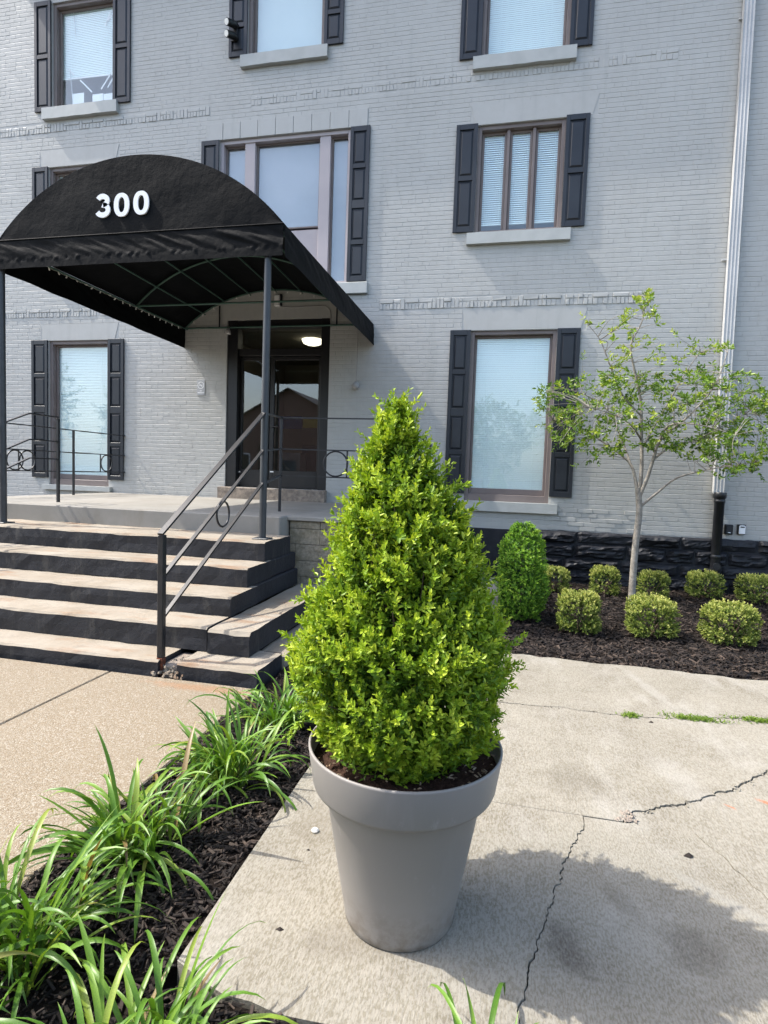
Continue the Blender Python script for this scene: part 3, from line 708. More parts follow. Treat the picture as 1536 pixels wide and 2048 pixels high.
for k, d in WIN.items():
    x0, x1 = d['x']; z0, z1 = d['z']; mm = MB()
    sash(mm, x0, x1, z0, z1, YW+.028, YW+.16, .055, .10 if k in 'gh' else .05, .055)
    if k == 'd':
        for px in (503, 652): c = pY(px, 330, YW+.1).x; mm.bbox(c-.085, c+.085, YW+.045, YW+.155, z0+.05, z1-.05, .005)
    if k == 'e':
        for c in (x0+.43, x1-.42): mm.bbox(c-.022, c+.022, YW+.06, YW+.155, z0+.05, z1-.055, .004)
    wn = mm.build('window', M['bronze' if k != 'd' else 'pinkpanel'], bld)
    s0, s1, t0, t1 = d['sill']; mm = MB(); n = 14
    xs_ = [s0+(s1-s0)*i/n for i in range(n+1)]
    top = [(x, t1-.004+.006*nz(x, k == 'a' and 2 or 1, 0, 6)) for x in xs_]; bot = [(x, t0+(.010 if k in 'acb' else .004)*nz(x, 3, ord(k), 5)) for x in xs_]
    if k == 'd':                                         # the sill stops either side of the awning
        for a_, b_ in ((s0, -4.47), (-2.93, s1)): mm = MB(); mm.bbox(a_, b_, YW-.06, YW+.03, t0, t1, .008); mm.build('sill', M['stone_paint'], wn)
    else: mm.prism(bot+top[::-1], YW-.075, YW+.03); mm.build('sill', M['stone_paint'], wn)
    a, b, c, e = x0+.055, x1-.055, z0+(.10 if k in 'gh' else .05), z1-.055
    cells = [(a, b)]
    if k == 'd':
        c1, c2 = (pY(503, 330, YW+.1).x, pY(652, 330, YW+.1).x); cells = [(a, c1-.085), (c1+.085, c2-.085), (c2+.085, b)]
    if k == 'e': cells = [(a, x0+.408), (x0+.452, x1-.442), (x1-.398, b)]
    for ci, (p, q) in enumerate(cells):
        lo = c
        if k == 'd' and ci == 1:
            lo = 5.22; mm = MB(); mm.bbox(p, q, YW+.10, YW+.14, c, lo-.03, .004); mm.build('spandrel_panel', M['pinkpanel'], wn)
        mm = MB(); sw = .026 if k == 'd' else .034
        sash(mm, p+.001, q-.001, lo+.001, e-.001, YW+.105, YW+.15, sw, .085 if k in 'gh' else None); mm.build('sash', M['bronze'], wn)
        pane(p+sw, q-sw, lo+(.085 if k in 'gh' else sw), e-sw, YW+.128, wn)
        bz = lo+.05
        if k == 'a': bz = lo+.50
        if k == 'e': bz = lo+.12 - (.0 if ci else -.0)
        if k == 'd': bz = lo+.03
        if k in 'bd':
            mm = MB(); mm.bbox(p+.01, q-.01, YW+.152, YW+.158, bz, e-.005, .001); mm.build('shade_sky_panel', M['shade_b' if k == 'b' else 'sky_d'], wn); continue  # in window d this flat panel carries the painted sky reflection
        slats(p+.02, q-.02, bz, e-.02, YW+.154, .027 if k != 'e' else .030, 60 if k == 'e' else 66 if k in 'gh' else 74).build('blind', M['blind'], wn, fix=False)
    interior(x0, x1, z0, z1, wn)
    if k == 'a':                                         # tape and papers stuck inside the glass
        Y = YW+.120+.02
        for (xa, ya, xb, yb) in ((147,20,152,75),(222,20,210,52),(230,22,212,45),(140,138,146,205),(137,137,148,150),(160,160,184,184),(226,140,202,178),(229,150,215,175),(136,158,228,148)):
            A = pY(xa, ya, Y); B = pY(xb, yb, Y); mm = MB(); mm.bar((A.x, Y+.003, A.z), (B.x, Y+.003, B.z), .003, .022); mm.build('tape_strip', M['tape'], wn)
        for (xa, ya, xb, yb) in ((145,188,168,209),(185,189,206,205)):
            A = pY(xa, ya, Y); B = pY(xb, yb, Y); mm = MB(); mm.box(A.x, B.x, Y, Y+.003, B.z, A.z); mm.build('paper', M['tape'], wn)
    for si, (s0, s1) in enumerate(d['sh']):
        h0, h1 = d['shz']; n = d['n']; mm = MB(); yb, yf = YW-.008, YW-.036; st = .052
        zr = [h0]; gap = (h1-h0)
        rails = [(h0, h0+.075)]; ph = (h1-h0-.15-.065*(n-1)-(.05 if n == 4 else 0))/n; z = h0+.075; panels = []
        for i in range(n):
            panels.append((z, z+ph)); z += ph; rr = .065+(.05 if n == 4 and i == 1 else 0)
            rails.append((z, z+(rr if i < n-1 else .075))); z += rr
        mm.bbox(s0, s0+st, yf, yb, h0, h1, .003); mm.bbox(s1-st, s1, yf, yb, h0, h1, .003)
        for (r0, r1) in rails: mm.bbox(s0+st-.001, s1-st+.001, yf+.0007, yb, r0, min(r1, h1), .003)
        sh = mm.build('shutter', M['shutter'], bld)
        for (p0, p1) in panels:
            a, b = s0+st, s1-st; i1, i2 = .016, .036; mm = MB()
            R_ = lambda i, y: [(a+i, y, p0+i), (b-i, y, p0+i), (b-i, y, p1-i), (a+i, y, p1-i)]
            vv = R_(0, yf+.020)+R_(i1, yf+.019)+R_(i2, yf+.006)
            mm.add(vv, [(8,9,10,11)]+[(q*4+i, q*4+(i+1) % 4, q*4+4+(i+1) % 4, q*4+4+i) for q in (0,1) for i in range(4)])
            mm.build('panel', M['shutter'], sh, fix=False)
# small window notice with a prohibition ring
Y = YW+.14; c = pY(212, 196, Y); mm = MB(); mm.box(c.x-.05, c.x+.13, Y+.001, Y+.003, c.z-.075, c.z+.07)
nt_ = mm.build('notice', M['tape'], [o for o in bld.children if o.name.startswith('window')][0])

# door
DY = YW+.13; x0, x1, z0, z1 = DOOR
mm = MB(); zt0, zt1 = pY(565, 699, DY).z, pY(565, 657, DY).z; xa, xb = pY(482, 680, DY).x, pY(647, 680, DY).x
mm.bbox(x0, xa, YW+.02, DY+.06, z0, z1, .005); mm.bbox(xb, x1, YW+.02, DY+.06, z0, z1, .005)
mm.bbox(xa-.002, xb+.002, YW+.035, DY+.06, zt1, z1, .005); mm.bbox(xa-.002, xb+.002, YW+.06, DY+.06, zt0-.11, zt0, .005)
door = mm.build('doorway', M['doorblack'], bld)
pane(xa, xb, zt0, zt1, DY+.02, door, 'doorglass')
ztop = zt0-.11; xm = pY(538, 850, DY).x
for (a, b, ga, gb) in ((xa, xm-.004, 484, 531), (xm+.004, xb, 547, 635)):
    g0, g1 = pY(ga, 840, DY).x, pY(gb, 840, DY).x; gz0, gz1 = pY(590, 942, DY).z, pY(590, 720, DY).z; mm = MB()
    mm.bbox(a+.004, g0, DY, DY+.045, z0+.01, ztop-.004, .004); mm.bbox(g1, b-.004, DY, DY+.045, z0+.01, ztop-.004, .004)
    mm.bbox(g0-.001, g1+.001, DY+.001, DY+.045, z0+.01, gz0, .004); mm.bbox(g0-.001, g1+.001, DY+.001, DY+.045, gz1, ztop-.004, .004)
    lf = mm.build('door', M['doorblack'], bld); pane(g0, g1, gz0, gz1, DY+.02, lf, 'doorglass')
    mm = MB(); q = pY(474 if ga < 500 else 540, 943, DY); mm.box(q.x, q.x+.06, DY-.004, DY-.0005, q.z-.012, q.z+.008); mm.build('sticker', M['white'], lf)
    if ga > 500:
        mm = MB(); q = pY(545, 854, DY); mm.tube([(q.x, DY, q.z), (q.x, DY-.05, q.z), (q.x+.11, DY-.055, q.z)], .009, 8); mm.bbox(q.x-.02, q.x+.02, DY-.008, DY-.0005, q.z-.09, q.z+.05, .003); mm.build('handle', M['iron'], lf)
stone('threshold', -4.61, -2.80, YW-.12, YW+.28, ZT[6]-.004, 1.158, bld, 3.3, .006, .012, [M['threshold'], M['threshold']])
mm = MB(); a, b, c, d, e, f = -5.2, -2.2, YW+.225, YW+4.0, 1.12, 3.86
mm.add([(a,c,e),(b,c,e),(b,d,e),(a,d,e)], [(0,1,2,3)], 1)
mm.add([(a,c,f),(b,c,f),(b,d,f),(a,d,f),(a,c,e),(b,c,e),(b,d,e),(a,d,e)], [(0,3,2,1),(0,4,7,3),(1,2,6,5),(3,7,6,2)], 0)
mm.add([(a,c,e),(x0,c,e),(x0,c,f),(a,c,f)], [(0,1,2,3)], 0); mm.add([(x1,c,e),(b,c,e),(b,c,f),(x1,c,f)], [(0,1,2,3)], 0)
lob = mm.build('lobby', [M['lobby'], M['lobbyfloor']], bld, fix=False)
mm = MB(); mm.bbox(-3.45, -2.5, YW+2.6, YW+3.6, 1.121, 3.1, .02); mm.build('inner_partition', M['doorblack'], lob)
for (px0, py0, px1, py1, Yy, nm, col) in ((556, 832, 602, 858, YW+2.3, 'blue_notice', (.02, .07, .25)), (606, 838, 634, 856, YW+2.3, 'yellow_notice', (.42, .38, .04)), (560, 905, 600, 940, YW+1.6, 'grey_cabinet', (.30, .31, .32)), (604, 890, 634, 942, YW+1.9, 'dark_chair', (.02, .02, .022))):
    A = pY(px0, py0, Yy); B = pY(px1, py1, Yy); mm = MB(); mm.bbox(A.x, B.x, Yy, Yy+.05 if 'notice' in nm else Yy+.4, B.z if 'notice' in nm else 1.122, A.z, .006)
    mm.build(nm, simple('lobby_'+nm, col, tuple(c_*1.2 for c_ in col), 6, .5), lob)
lq = pZ(625, 686, 3.80)
mm = MB(); mm.lathe([(.0, -.10), (.10, -.092), (.165, -.065), (.19, -.02), (.195, .0)], (lq.x, lq.y, 3.855), 32)
cl = mm.build('ceiling_lamp', M['lamp']); tag(cl, 'lit round ceiling lamp seen through the glass above the door', 'lamp')

# base course of black rock-faced stone
PZ = .735
mm = MB(); mm.bbox(-1.25, .20, YW-.035, YW+.02, -.05, PZ-.03, .01); pl = mm.build('plinth', M['rock'], bld)
def rock(x0, x1, z0, z1, parent, seed, depth):
    """rock-faced stone: hewn, ledgy front that bulges out of its joints"""
    mm = MB(); nx = max(6, min(16, int((x1-x0)/.038))); nv = max(4, min(8, int((z1-z0)/.024))); g = []
    tx, tz = random.uniform(-.5, .5), random.uniform(-.2, .9)
    for j in range(nv+1):
        for i in range(nx+1):
            u, v = i/nx, j/nv; x = x0+(x1-x0)*u; z = z0+(z1-z0)*v
            edge = i in (0, nx) or j in (0, nv)
            ef = min(1, min(u, 1-u)*(x1-x0)/.05)*min(1, min(v, 1-v)*(z1-z0)/.035)
            led = noise.noise(Vector((x*4+seed, z*22, seed)))*.55+noise.noise(Vector((x*11, z*34+seed, 3)))*.35+noise.noise(Vector((x*27+seed, z*40, 8)))*.2
            d = depth*ef*max(.12, .62+tx*(u-.5)+tz*(v-.5)*.6+led*.75)
            g.append((x+(0 if edge else .012*nz(x, z, seed, 15)), YW-.035-d, z+.016*nz(x+9, z, seed, 7)))
    mm.add(g, [(j*(nx+1)+i, j*(nx+1)+i+1, (j+1)*(nx+1)+i+1, (j+1)*(nx+1)+i) for j in range(nv) for i in range(nx)], 0, False)
    return mm.build('rock_stone', M['rock'], parent, fix=False)
mm = MB(); mm.bbox(.203, WX1, YW-.037, YW+.02, -.05, PZ-.012, .004); pl2 = mm.build('plinth', M['rock'], bld)
z = -.05
for r_, hgt in enumerate((.22, .185, .20, .175)):
    x = .205 - random.uniform(0, .1)
    while x < 5.2:
        l_ = random.uniform(.26, .85); a, b = max(.205, x), x+l_; x += l_
        if b-a < .1: continue
        rock(a+.004, b-.004, z+.004, z+hgt-.004, pl2, r_*17+a*3, random.uniform(.05, .13))
    z += hgt
# roof cornice far above the picture: it keeps the upper storey in shade
mm = MB(); mm.bbox(-8.62, WX1+.3, YW-.36, YW-.001, 9.62, 9.75, .01); mm.bbox(-8.60, WX1+.3, YW-.42, YW+4.4, 9.751, 9.9, .01); mm.build('cornice', M['stone_paint'], bld)

# downspout
mm = MB(); top = pY(1487, -40, YW-.06); xa = 2.665; xb = 2.735; n = 3; hw = .062
pr = []
for i in range(n*4+1):
    u = i/(n*4); pr.append((-hw+2*hw*u, -.045-.0035*math.cos(u*n*2*math.pi)))
pr = [(-hw, .03)] + pr + [(hw, .03)]
rows = []
for (cx_, zz) in ((xb, 1.34), (xa, 10.0)): rows.append([(cx_+p[0], YW-.05+p[1], zz) for p in pr])
mm.add(rows[0]+rows[1], [(i, i+1, len(pr)+i+1, len(pr)+i) for i in range(len(pr)-1)]+[(len(pr)-1, 0, len(pr), 2*len(pr)-1)])
dsp = thing('downspout', (2.73, YW-.07, 0), 'pale ribbed metal downspout running into a black iron pipe on the wall', 'drainpipe')
mm.build('upper_pipe', M['gutter'], dsp)
mm = MB(); mm.lathe([(.062, 0), (.062, 1.22), (.070, 1.225), (.070, 1.25), (.066, 1.255), (.066, 1.275), (.078, 1.285), (.080, 1.345), (.074, 1.36), (.045, 1.36)], (2.755, YW-.085, .0), 28); mm.build('iron_pipe', M['iron'], dsp)
mm = MB(); mm.lathe([(.066, 0), (.070, .01), (.070, .035), (.066, .045)], (2.755, YW-.085, .47), 28); mm.build('collar', M['iron'], dsp)
mm = MB(); mm.tube([(2.755, YW-.14, .36), (2.755, YW-.162, .36)], .05, 20); mm.build('clean_out_cap', M['iron'], dsp)
for zz in (4.42, 7.45): mm = MB(); mm.bbox(2.59, 2.655, YW-.03, YW-.006, zz, zz+.022, .003); mm.build('strap', M['gutter'], dsp)

# ================================================================== AWNING
AX0, AX1, AYF, AYB, AZE, AZT, AZV = -5.275, -2.135, 5.08, YW-.001, 3.70, 4.43, 3.415
AC = (AX0+AX1)/2; AH = (AX1-AX0)/2; AR = (AH*AH+(AZT-AZE)**2)/(2*(AZT-AZE)); ACZ = AZT-AR; AT = math.asin(AH/AR)
def arc(u, dr=0.0, y=AYF):                                # u 0..1 from left eave to right eave; the crown falls towards the wall
    a = -AT+2*AT*u; k = 1-.23*(y-AYF)/(AYB-AYF); return AC+(AR+dr)*math.sin(a), AZE+(ACZ+(AR+dr)*math.cos(a)-AZE)*k
awn = thing('entrance_awning', ((AX0+AX1)/2, 6.8, ZT[5]), 'black arched canvas awning with white house number over the steps', 'awning')
def sheet(f, nu, nv, name, parent, mat, smooth=True):
    mm = MB(); vv = [f(i/nu, j/nv) for j in range(nv+1) for i in range(nu+1)]
    mm.add(vv, [(j*(nu+1)+i, j*(nu+1)+i+1, (j+1)*(nu+1)+i+1, (j+1)*(nu+1)+i) for j in range(nv) for i in range(nu)], 0, smooth)
    return mm.build(name, mat, parent, fix=False)
bows = [5.10, 7.30, 8.54]
def roof_f(u, v):
    y = AYF+(AYB-AYF)*v; x, z = arc(u, .002, y); sag = min(abs(y-b) for b in bows); return (x, y, z-.02*min(1, sag/.8)*math.sin(math.pi*u))
sheet(roof_f, 40, 24, 'canopy', awn, M['canvas'])
def front_f(u, v):
    x, z = arc(u); zz = AZE+(z-AZE)*v; wr = .010*nz(x, zz, 1, 2.2)*math.sin(math.pi*v)
    return (x, AYF-.006+wr, zz)
sheet(front_f, 48, 12, 'front_panel', awn, M['canvas'])
def wrk(s, v, seed):
    fold = nz(s*2.6+v*1.7, v*1.1, seed, 1)*.5 + nz(s*7+v*5, v*2, seed, 1)*.45 + nz(s*16+v*9, v*3.2, seed+3, 1)*.28
    seam = .012*math.exp(-((v-.30)/.05)**2)
    return fold*.030*math.sin(math.pi*min(1, (1-v)*1.25+.05)) + seam*nz(s*24, 0, seed, 1)*1.6
def vf(u, v):
    x = AX0+(AX1-AX0)*u; z = AZV+(AZE-AZV)*v; return (x, AYF-.012-.010*(1-v)+wrk(x, v, 2.0), z+(.006*nz(x, 0, 4, 3) if v == 0 else 0))
sheet(vf, 170, 22, 'valence', awn, M['canvas'])
def vr(sx, xx):
    def g(u, v):
        y = AYF+(AYB-AYF)*u; zb = AZV-.03*u; z = zb+(AZE-zb)*v; return (xx+sx*(.004+.012*(1-v)+.7*wrk(y+xx, v, 6.0)), y, z+(.008*nz(y, 0, 4, 3) if v == 0 else 0))
    return g
sheet(vr(1, AX1), 110, 14, 'valence', awn, M['canvas']); sheet(vr(-1, AX0), 110, 14, 'valence', awn, M['canvas'])
mm = MB(); mm.tube([(AX0-.002, AYF-.014, AZE), (AX1+.002, AYF-.014, AZE)], .007, 6); mm.build('seam_welt', M['canvas'], awn)
for yb in bows:
    mm = MB(); mm.tube([(arc(i/24, -.022, yb)[0], yb+.012, arc(i/24, -.022, yb)[1]) for i in range(25)], .014, 8); mm.build('bow', M['green'], awn)
    mm = MB(); mm.tube([(AX0+.03, yb+.012, AZE-.012), (AX1-.03, yb+.012, AZE-.012)], .014, 8); mm.build('tie_bar', M['green'], awn)
for i in range(9):
    x, z = arc(i/8, -.048); z2 = arc(i/8, -.048, AYB)[1]; x = min(max(x, AX0+.025), AX1-.025)
    mm = MB(); mm.tube([(x, AYF+.02, z), (x, AYB-.02, z2)], .011, 8); mm.build('purlin', M['green'], awn)
for px in (438, 673):
    q = pY(px, 640, 8.54); mm = MB(); mm.tube([(q.x, 8.552, AZE-.01), (q.x, 8.552, arc((q.x-AX0)/(AX1-AX0), -.03, 8.55)[1])], .012, 8); mm.build('hanger', M['iron'], awn)
for x in (-2.30, -5.272):
    mm = MB(); mm.tube([(x, 5.115, ZT[5]+.012), (x, 5.115, AZE-.03)], .034, 16); po = mm.build('post', M['postpaint'], awn)
    mm = MB(); mm.bbox(x-.075, x+.075, 5.04, 5.19, ZT[5]-.006, ZT[5]+.014, .004); mm.build('base_plate', M['postpaint'], po)
# house number: stroked figures
def stroke(pts, wd, y0, y1):
    P = [Vector((p[0], p[1])) for p in pts]; L = []; Rr = []
    for i, p in enumerate(P):
        t = (P[min(i+1, len(P)-1)]-P[max(i-1, 0)]).normalized(); n = Vector((-t.y, t.x))*wd/2; L.append(p+n); Rr.append(p-n)
    mm = MB(); n = len(P)
    vv = [(q.x, y0, q.y) for q in L]+[(q.x, y0, q.y) for q in Rr]+[(q.x, y1, q.y) for q in L]+[(q.x, y1, q.y) for q in Rr]
    ff = []
    for i in range(n-1): ff += [(i, i+1, n+i+1, n+i), (2*n+i, 2*n+i+1, i+1, i), (n+i, n+i+1, 3*n+i+1, 3*n+i), (3*n+i, 3*n+i+1, 2*n+i+1, 2*n+i)]
    ff += [(0, n, 3*n, 2*n), (n-1, 3*n-1, 4*n-1, 2*n-1)]
    mm.add(vv, ff); return mm
def digit(ch, cx_, cz_, H):
    W = H*.76; wd = H*.225
    if ch == '0':
        a, b = W/2-wd/2+.004, H/2-wd*.40; mm = MB(); n = 44; vo = []; vi = []
        for k in range(n):
            t = 2*math.pi*k/n; c, s = math.cos(t), math.sin(t); se = lambda v, e: math.copysign(abs(v)**e, v)
            vo.append((cx_+(W/2)*se(c, .84), cz_+(H/2)*se(s, .92))); vi.append((cx_+(W/2-wd)*se(c, .88), cz_+(H/2-wd*.80)*se(s, .9)))
        y0, y1 = AYF-.024, AYF-.012
        vv = [(x, y0, z) for x, z in vo]+[(x, y0, z) for x, z in vi]+[(x, y1, z) for x, z in vo]+[(x, y1, z) for x, z in vi]; ff = []
        for k in range(n):
            j = (k+1) % n; ff += [(k, j, n+j, n+k), (2*n+k, 2*n+j, j, k), (n+k, n+j, 3*n+j, 3*n+k)]
        mm.add(vv, ff)
    else:
        pts = []; rt_, rb = H*.185, H*.215; cxx = cx_-.02*H
        for k in range(17):
            a = R(158-k*(158+82)/16); pts.append((cxx+rt_*1.30*math.cos(a), cz_+H/2-wd/2*.9-rt_+rt_*math.sin(a)))
        pts.append((cxx-.02*H, cz_+.035*H))
        for k in range(20):
            a = R(82-k*(82+158)/19); pts.append((cxx+rb*1.28*math.cos(a), cz_-H/2+wd/2*.9+rb+rb*math.sin(a)))
        mm = stroke(pts, wd*.98, AYF-.024, AYF-.012)
    mm.build('numeral', M['signwhite'], awn)
dc = [pY(209, 413.5, AYF), pY(246, 411.5, AYF), pY(285, 407.5, AYF)]
for ch, q in zip('300', dc): digit(ch, q.x, q.z, .222)

# string of small lights along the eaves
def lights(pts, step, label):
    P = [Vector(p) for p in pts]; root = thing('string_lights', P[0], label, 'string lights', 'small lights strung under the awning')
    wp = []; bl = []; acc = 0
    for a, b in zip(P[:-1], P[1:]):
        n = max(1, int((b-a).length/step))
        for k in range(n):
            q = a.lerp(b, k/n); wp.append(q); wp.append(a.lerp(b, (k+.5)/n)-Vector((0, 0, .010))); bl.append(q)
    mm = MB(); mm.tube(wp, .0032, 5); mm.build('wire', M['wire'], root)
    one_ = MB(); one_.lathe([(.0, -.036), (.007, -.030), (.009, -.018), (.006, -.004), (.005, .006), (.0, .007)], (0, 0, 0), 8); me = one_.mesh(M['bulb'])
    for q in bl:
        o = link('bulb', me, root, q-Vector((0, 0, .004))); o.rotation_euler = (random.gauss(0, .5), random.gauss(0, .5), 0)
lights([(AX0+.03, y, AZE-.035) for y in (5.15, 6, 7, 8, 8.5)], .13, 'small lights strung along the shaded left eave of the awning')
lights([(arc(i/16, -.05, 8.5)[0], 8.515, arc(i/16, -.05, 8.5)[1]-.01) for i in range(1, 16)], .12, 'small lights strung along the arch against the wall')

# ================================================================== RAILINGS
def pX(x, y, X): r = ray(x, y); return r*(X/r.x) + Vector((0, 0, CAMZ))
RX = -2.30
rail = thing('stair_railing', (RX, 4.3, 0), 'black iron stair railing with one ring beside the awning post', 'railing')
pb = pZ(322, 1345); ptop = pY(322, 1066, pb.y)
bx = pb.x
mm = MB(); mm.bbox(bx-.022, bx+.022, pb.y-.022, pb.y+.022, .11, ptop.z-.012, .004); mm.build('post', M['iron'], rail)
mm = MB(); mm.bbox(bx-.024, bx+.024, pb.y-.024, pb.y+.024, -.05, .11, .004); mm.build('post_foot', M['rust'], rail)
def railbar(a, b, parent, w_=.035, h_=.012, name='rail', mat='iron'):
    mm = MB(); mm.bar(a, b, w_, h_); return mm.build(name, M[mat], parent)
tz = [pY(527, 826, 5.09).z, pY(518, 900, 5.07).z, pY(516, 966, 5.07).z]; bz = [ptop.z-.006, pY(328, 1153, pb.y).z, pY(328, 1235, pb.y).z]
for k, (a, b) in enumerate(zip(bz, tz)): railbar((bx, pb.y-.022 if k == 0 else pb.y+.02, a), (RX, 5.09, b), rail, .044 if k == 0 else .03, .016, 'top_rail' if k == 0 else 'rail')
q = pX(446, 1028, (bx+RX)/2); mm = MB(); rr = .105
mm.ring(q, rr, .009, 'X'); mm.build('ring', M['iron'], rail)

guard = thing('landing_railing', (-2, 6.25, ZT[6]), 'black iron railing with a large ring on the landing by the door', 'railing')
GY = 6.25; g1 = pY(563, 835, GY); g2 = pY(781, 839, GY); gz = [(g1.z+g2.z)/2, pY(640, 900, GY).z, pY(700, 956, GY).z]
for x in (g1.x, g2.x): mm = MB(); mm.bbox(x-.014, x+.014, GY-.014, GY+.014, ZT[6]-.01, gz[0], .003); mm.build('post', M['iron'], guard)
for k, z_ in enumerate(gz):
    railbar((g1.x, GY, z_), (g2.x, GY, z_), guard, .03, .014, 'top_rail' if k == 0 else 'rail')
    railbar((RX, 5.15, tz[k]), (g1.x, GY, z_), guard, .03, .014, 'rail')
q = pY(671, 928, GY); mm = MB(); mm.ring((q.x, GY, (gz[1]+gz[2])/2), (gz[1]-gz[2])/2-.012, .010, 'Y'); mm.build('ring', M['iron'], guard)
q = pY(694, 928, GY); mm = MB(); mm.bbox(q.x-.008, q.x+.008, GY-.008, GY+.008, gz[2], gz[1], .002); mm.build('baluster', M['iron'], guard)
q = pY(861, 888, GY)
railbar((g2.x, GY, gz[0]), (q.x, GY, q.z), guard, .03, .014, 'rail'); mm = MB(); mm.bbox(q.x-.014, q.x+.014, GY-.014, GY+.014, .3, q.z, .003); mm.build('post', M['iron'], guard)

LX = -6.40
lr = thing('landing_railing', (LX, 7.2, ZT[6]), 'black iron railing with rings in front of the shuttered ground floor window', 'railing')
lz = [pX(277, 875, LX).z, pX(276, 913, LX).z, pX(276, 945, LX).z]
for y in (5.62, pX(147, 920, LX).y, pX(277, 920, LX).y): mm = MB(); mm.bbox(LX-.014, LX+.014, y-.014, y+.014, ZT[6]-.01, lz[0], .003); mm.build('post', M['iron'], lr)
for k, z_ in enumerate(lz): railbar((LX, 5.62, z_), (LX, pX(277, 920, LX).y, z_), lr, .03, .014, 'top_rail' if k == 0 else 'rail')
for px in (213, 55, 30):
    y = pX(px, 925, LX).y; mm = MB(); mm.ring((LX, y, (lz[1]+lz[2])/2), (lz[1]-lz[2])/2-.01, .010, 'X'); mm.build('ring', M['iron'], lr)
    mm = MB(); mm.bbox(LX-.007, LX+.007, y-.15, y-.136, lz[2], lz[1], .002); mm.build('baluster', M['iron'], lr)
SX = -5.32
ls = thing('stair_railing', (SX, 4.5, 0), 'black iron stair railing rising to the landing before the shuttered window', 'railing')
e0 = pX(57, 824, SX); e1 = pX(116, 837, SX)
mm = MB(); mm.bbox(SX-.016, SX+.016, e1.y-.016, e1.y+.016, ZT[6]-.01, e1.z, .003); mm.build('post', M['iron'], ls)
slope = (tz[0]-bz[0])/(5.09-pb.y)
for k, dz in enumerate((0, .29, .50)):
    zt = (e0.z+e1.z)/2-dz; railbar((SX, e0.y, zt), (SX, e1.y, zt), ls, .036, .014, 'rail'); railbar((SX, pb.y, zt-slope*(e0.y-pb.y)*.62), (SX, e0.y, zt), ls, .036, .014, 'rail')
mm = MB(); mm.bbox(SX-.018, SX+.018, pb.y-.018, pb.y+.018, .09, e0.z-slope*(e0.y-pb.y)*.62, .003); mm.build('post', M['iron'], ls)
mm = MB(); mm.ring((SX, e0.y-.9, e0.z-.395-slope*.62*.9), .10, .009, 'X'); mm.build('ring', M['iron'], ls)

# ================================================================== THINGS ON THE WALL
q = pY(402, 775, YW-.01)
sg = thing('no_smoking_sign', (q.x, YW-.008, q.z-.12), 'small grey no smoking sign on the wall beside the door', 'sign')
mm = MB(); mm.bbox(q.x-.072, q.x+.072, YW-.014, YW-.006, q.z-.125, q.z+.125, .002); mm.build('plate', M['signgrey'], sg)
mm = MB(); n = 36; rc = (q.x, q.z+.035)
for k in range(n):
    a, b = 2*math.pi*k/n, 2*math.pi*(k+1)/n
    mm.add([(rc[0]+r_*math.cos(t), YW-.0165, rc[1]+r_*math.sin(t)) for t, r_ in ((a, .058), (b, .058), (b, .047), (a, .047))], [(0,1,2,3)])
mm.bar((rc[0]-.036, YW-.0168, rc[1]+.036), (rc[0]+.036, YW-.0168, rc[1]-.036), .0012, .010); mm.box(rc[0]-.030, rc[0]+.030, YW-.0162, YW-.0150, rc[1]-.006, rc[1]+.006)
mm.build('prohibition_symbol', M['signwhite'], sg)
mm = MB(); mm.box(q.x-.018, q.x+.018, YW-.0162, YW-.0145, q.z-.062, q.z-.048); mm.box(q.x-.055, q.x+.055, YW-.0162, YW-.0145, q.z-.094, q.z-.078); mm.build('lettering', M['signwhite'], sg)

q = pY(554, 601, YW-.05)
ws = thing('wall_light', (q.x, YW-.01, q.z-.09), 'small pale security light box above the door', 'lamp')
mm = MB(); mm.bbox(q.x-.045, q.x+.045, YW-.06, YW-.011, q.z-.085, q.z+.085, .01); mm.build('housing', M['white'], ws)
mm = MB(); mm.bbox(q.x+.047, q.x+.075, YW-.05, YW-.011, q.z-.08, q.z+.10, .006); mm.build('bracket', M['iron'], ws)
mm = MB(); mm.tube([(q.x+.05, YW-.02, q.z-.09), (q.x+.3, YW-.02, q.z-.10), (q.x+.78, YW-.02, q.z-.09), (q.x+.86, YW-.02, q.z-.16), (q.x+.88, YW-.02, q.z-.42)], .006, 6); mm.build('cable', M['cable'], ws)
q = pY(456, 664, 8.45)
sp = thing('spotlight', (q.x, 8.45, q.z), 'small grey spotlight clipped to the awning frame left of the door', 'lamp')
mm = MB(); mm.lathe([(.0, .065), (.022, .06), (.035, .02), (.045, -.03), (.040, -.03), (.030, .01), (.0, .012)], (q.x, 8.45, q.z), 20); o = mm.build('shade', M['cable'], sp)
mm = MB(); mm.lathe([(.0, -.012), (.03, -.014), (.034, -.02)], (q.x, 8.45, q.z), 16); mm.build('lamp_glass', M['white'], sp)
mm = MB(); mm.tube([(q.x, 8.45, q.z+.05), (q.x+.01, 8.50, q.z+.10), (q.x+.01, 8.55, AZE-.01)], .006, 6); mm.build('arm', M['iron'], sp)
q = pY(712, 772, YW-.06); qt = pY(715, 664, YW-.06)
bc = thing('bell_cable', (q.x, YW-.06, q.z-.05), 'pale ball hanging on a thin cable beside the door', 'cable')
mm = MB(); mm.lathe([(.0, -.052), (.03, -.045), (.052, -.015), (.054, .01), (.04, .042), (.014, .058), (.012, .075), (.0, .076)], (q.x, YW-.06, q.z), 20); mm.build('ball', M['cable'], bc)
mm = MB(); mm.tube([(q.x, YW-.06, q.z+.07), (q.x+.004, YW-.055, (q.z+qt.z)/2), (q.x, YW-.05, AZE-.02)], .005, 6); mm.build('cord', M['cable'], bc)

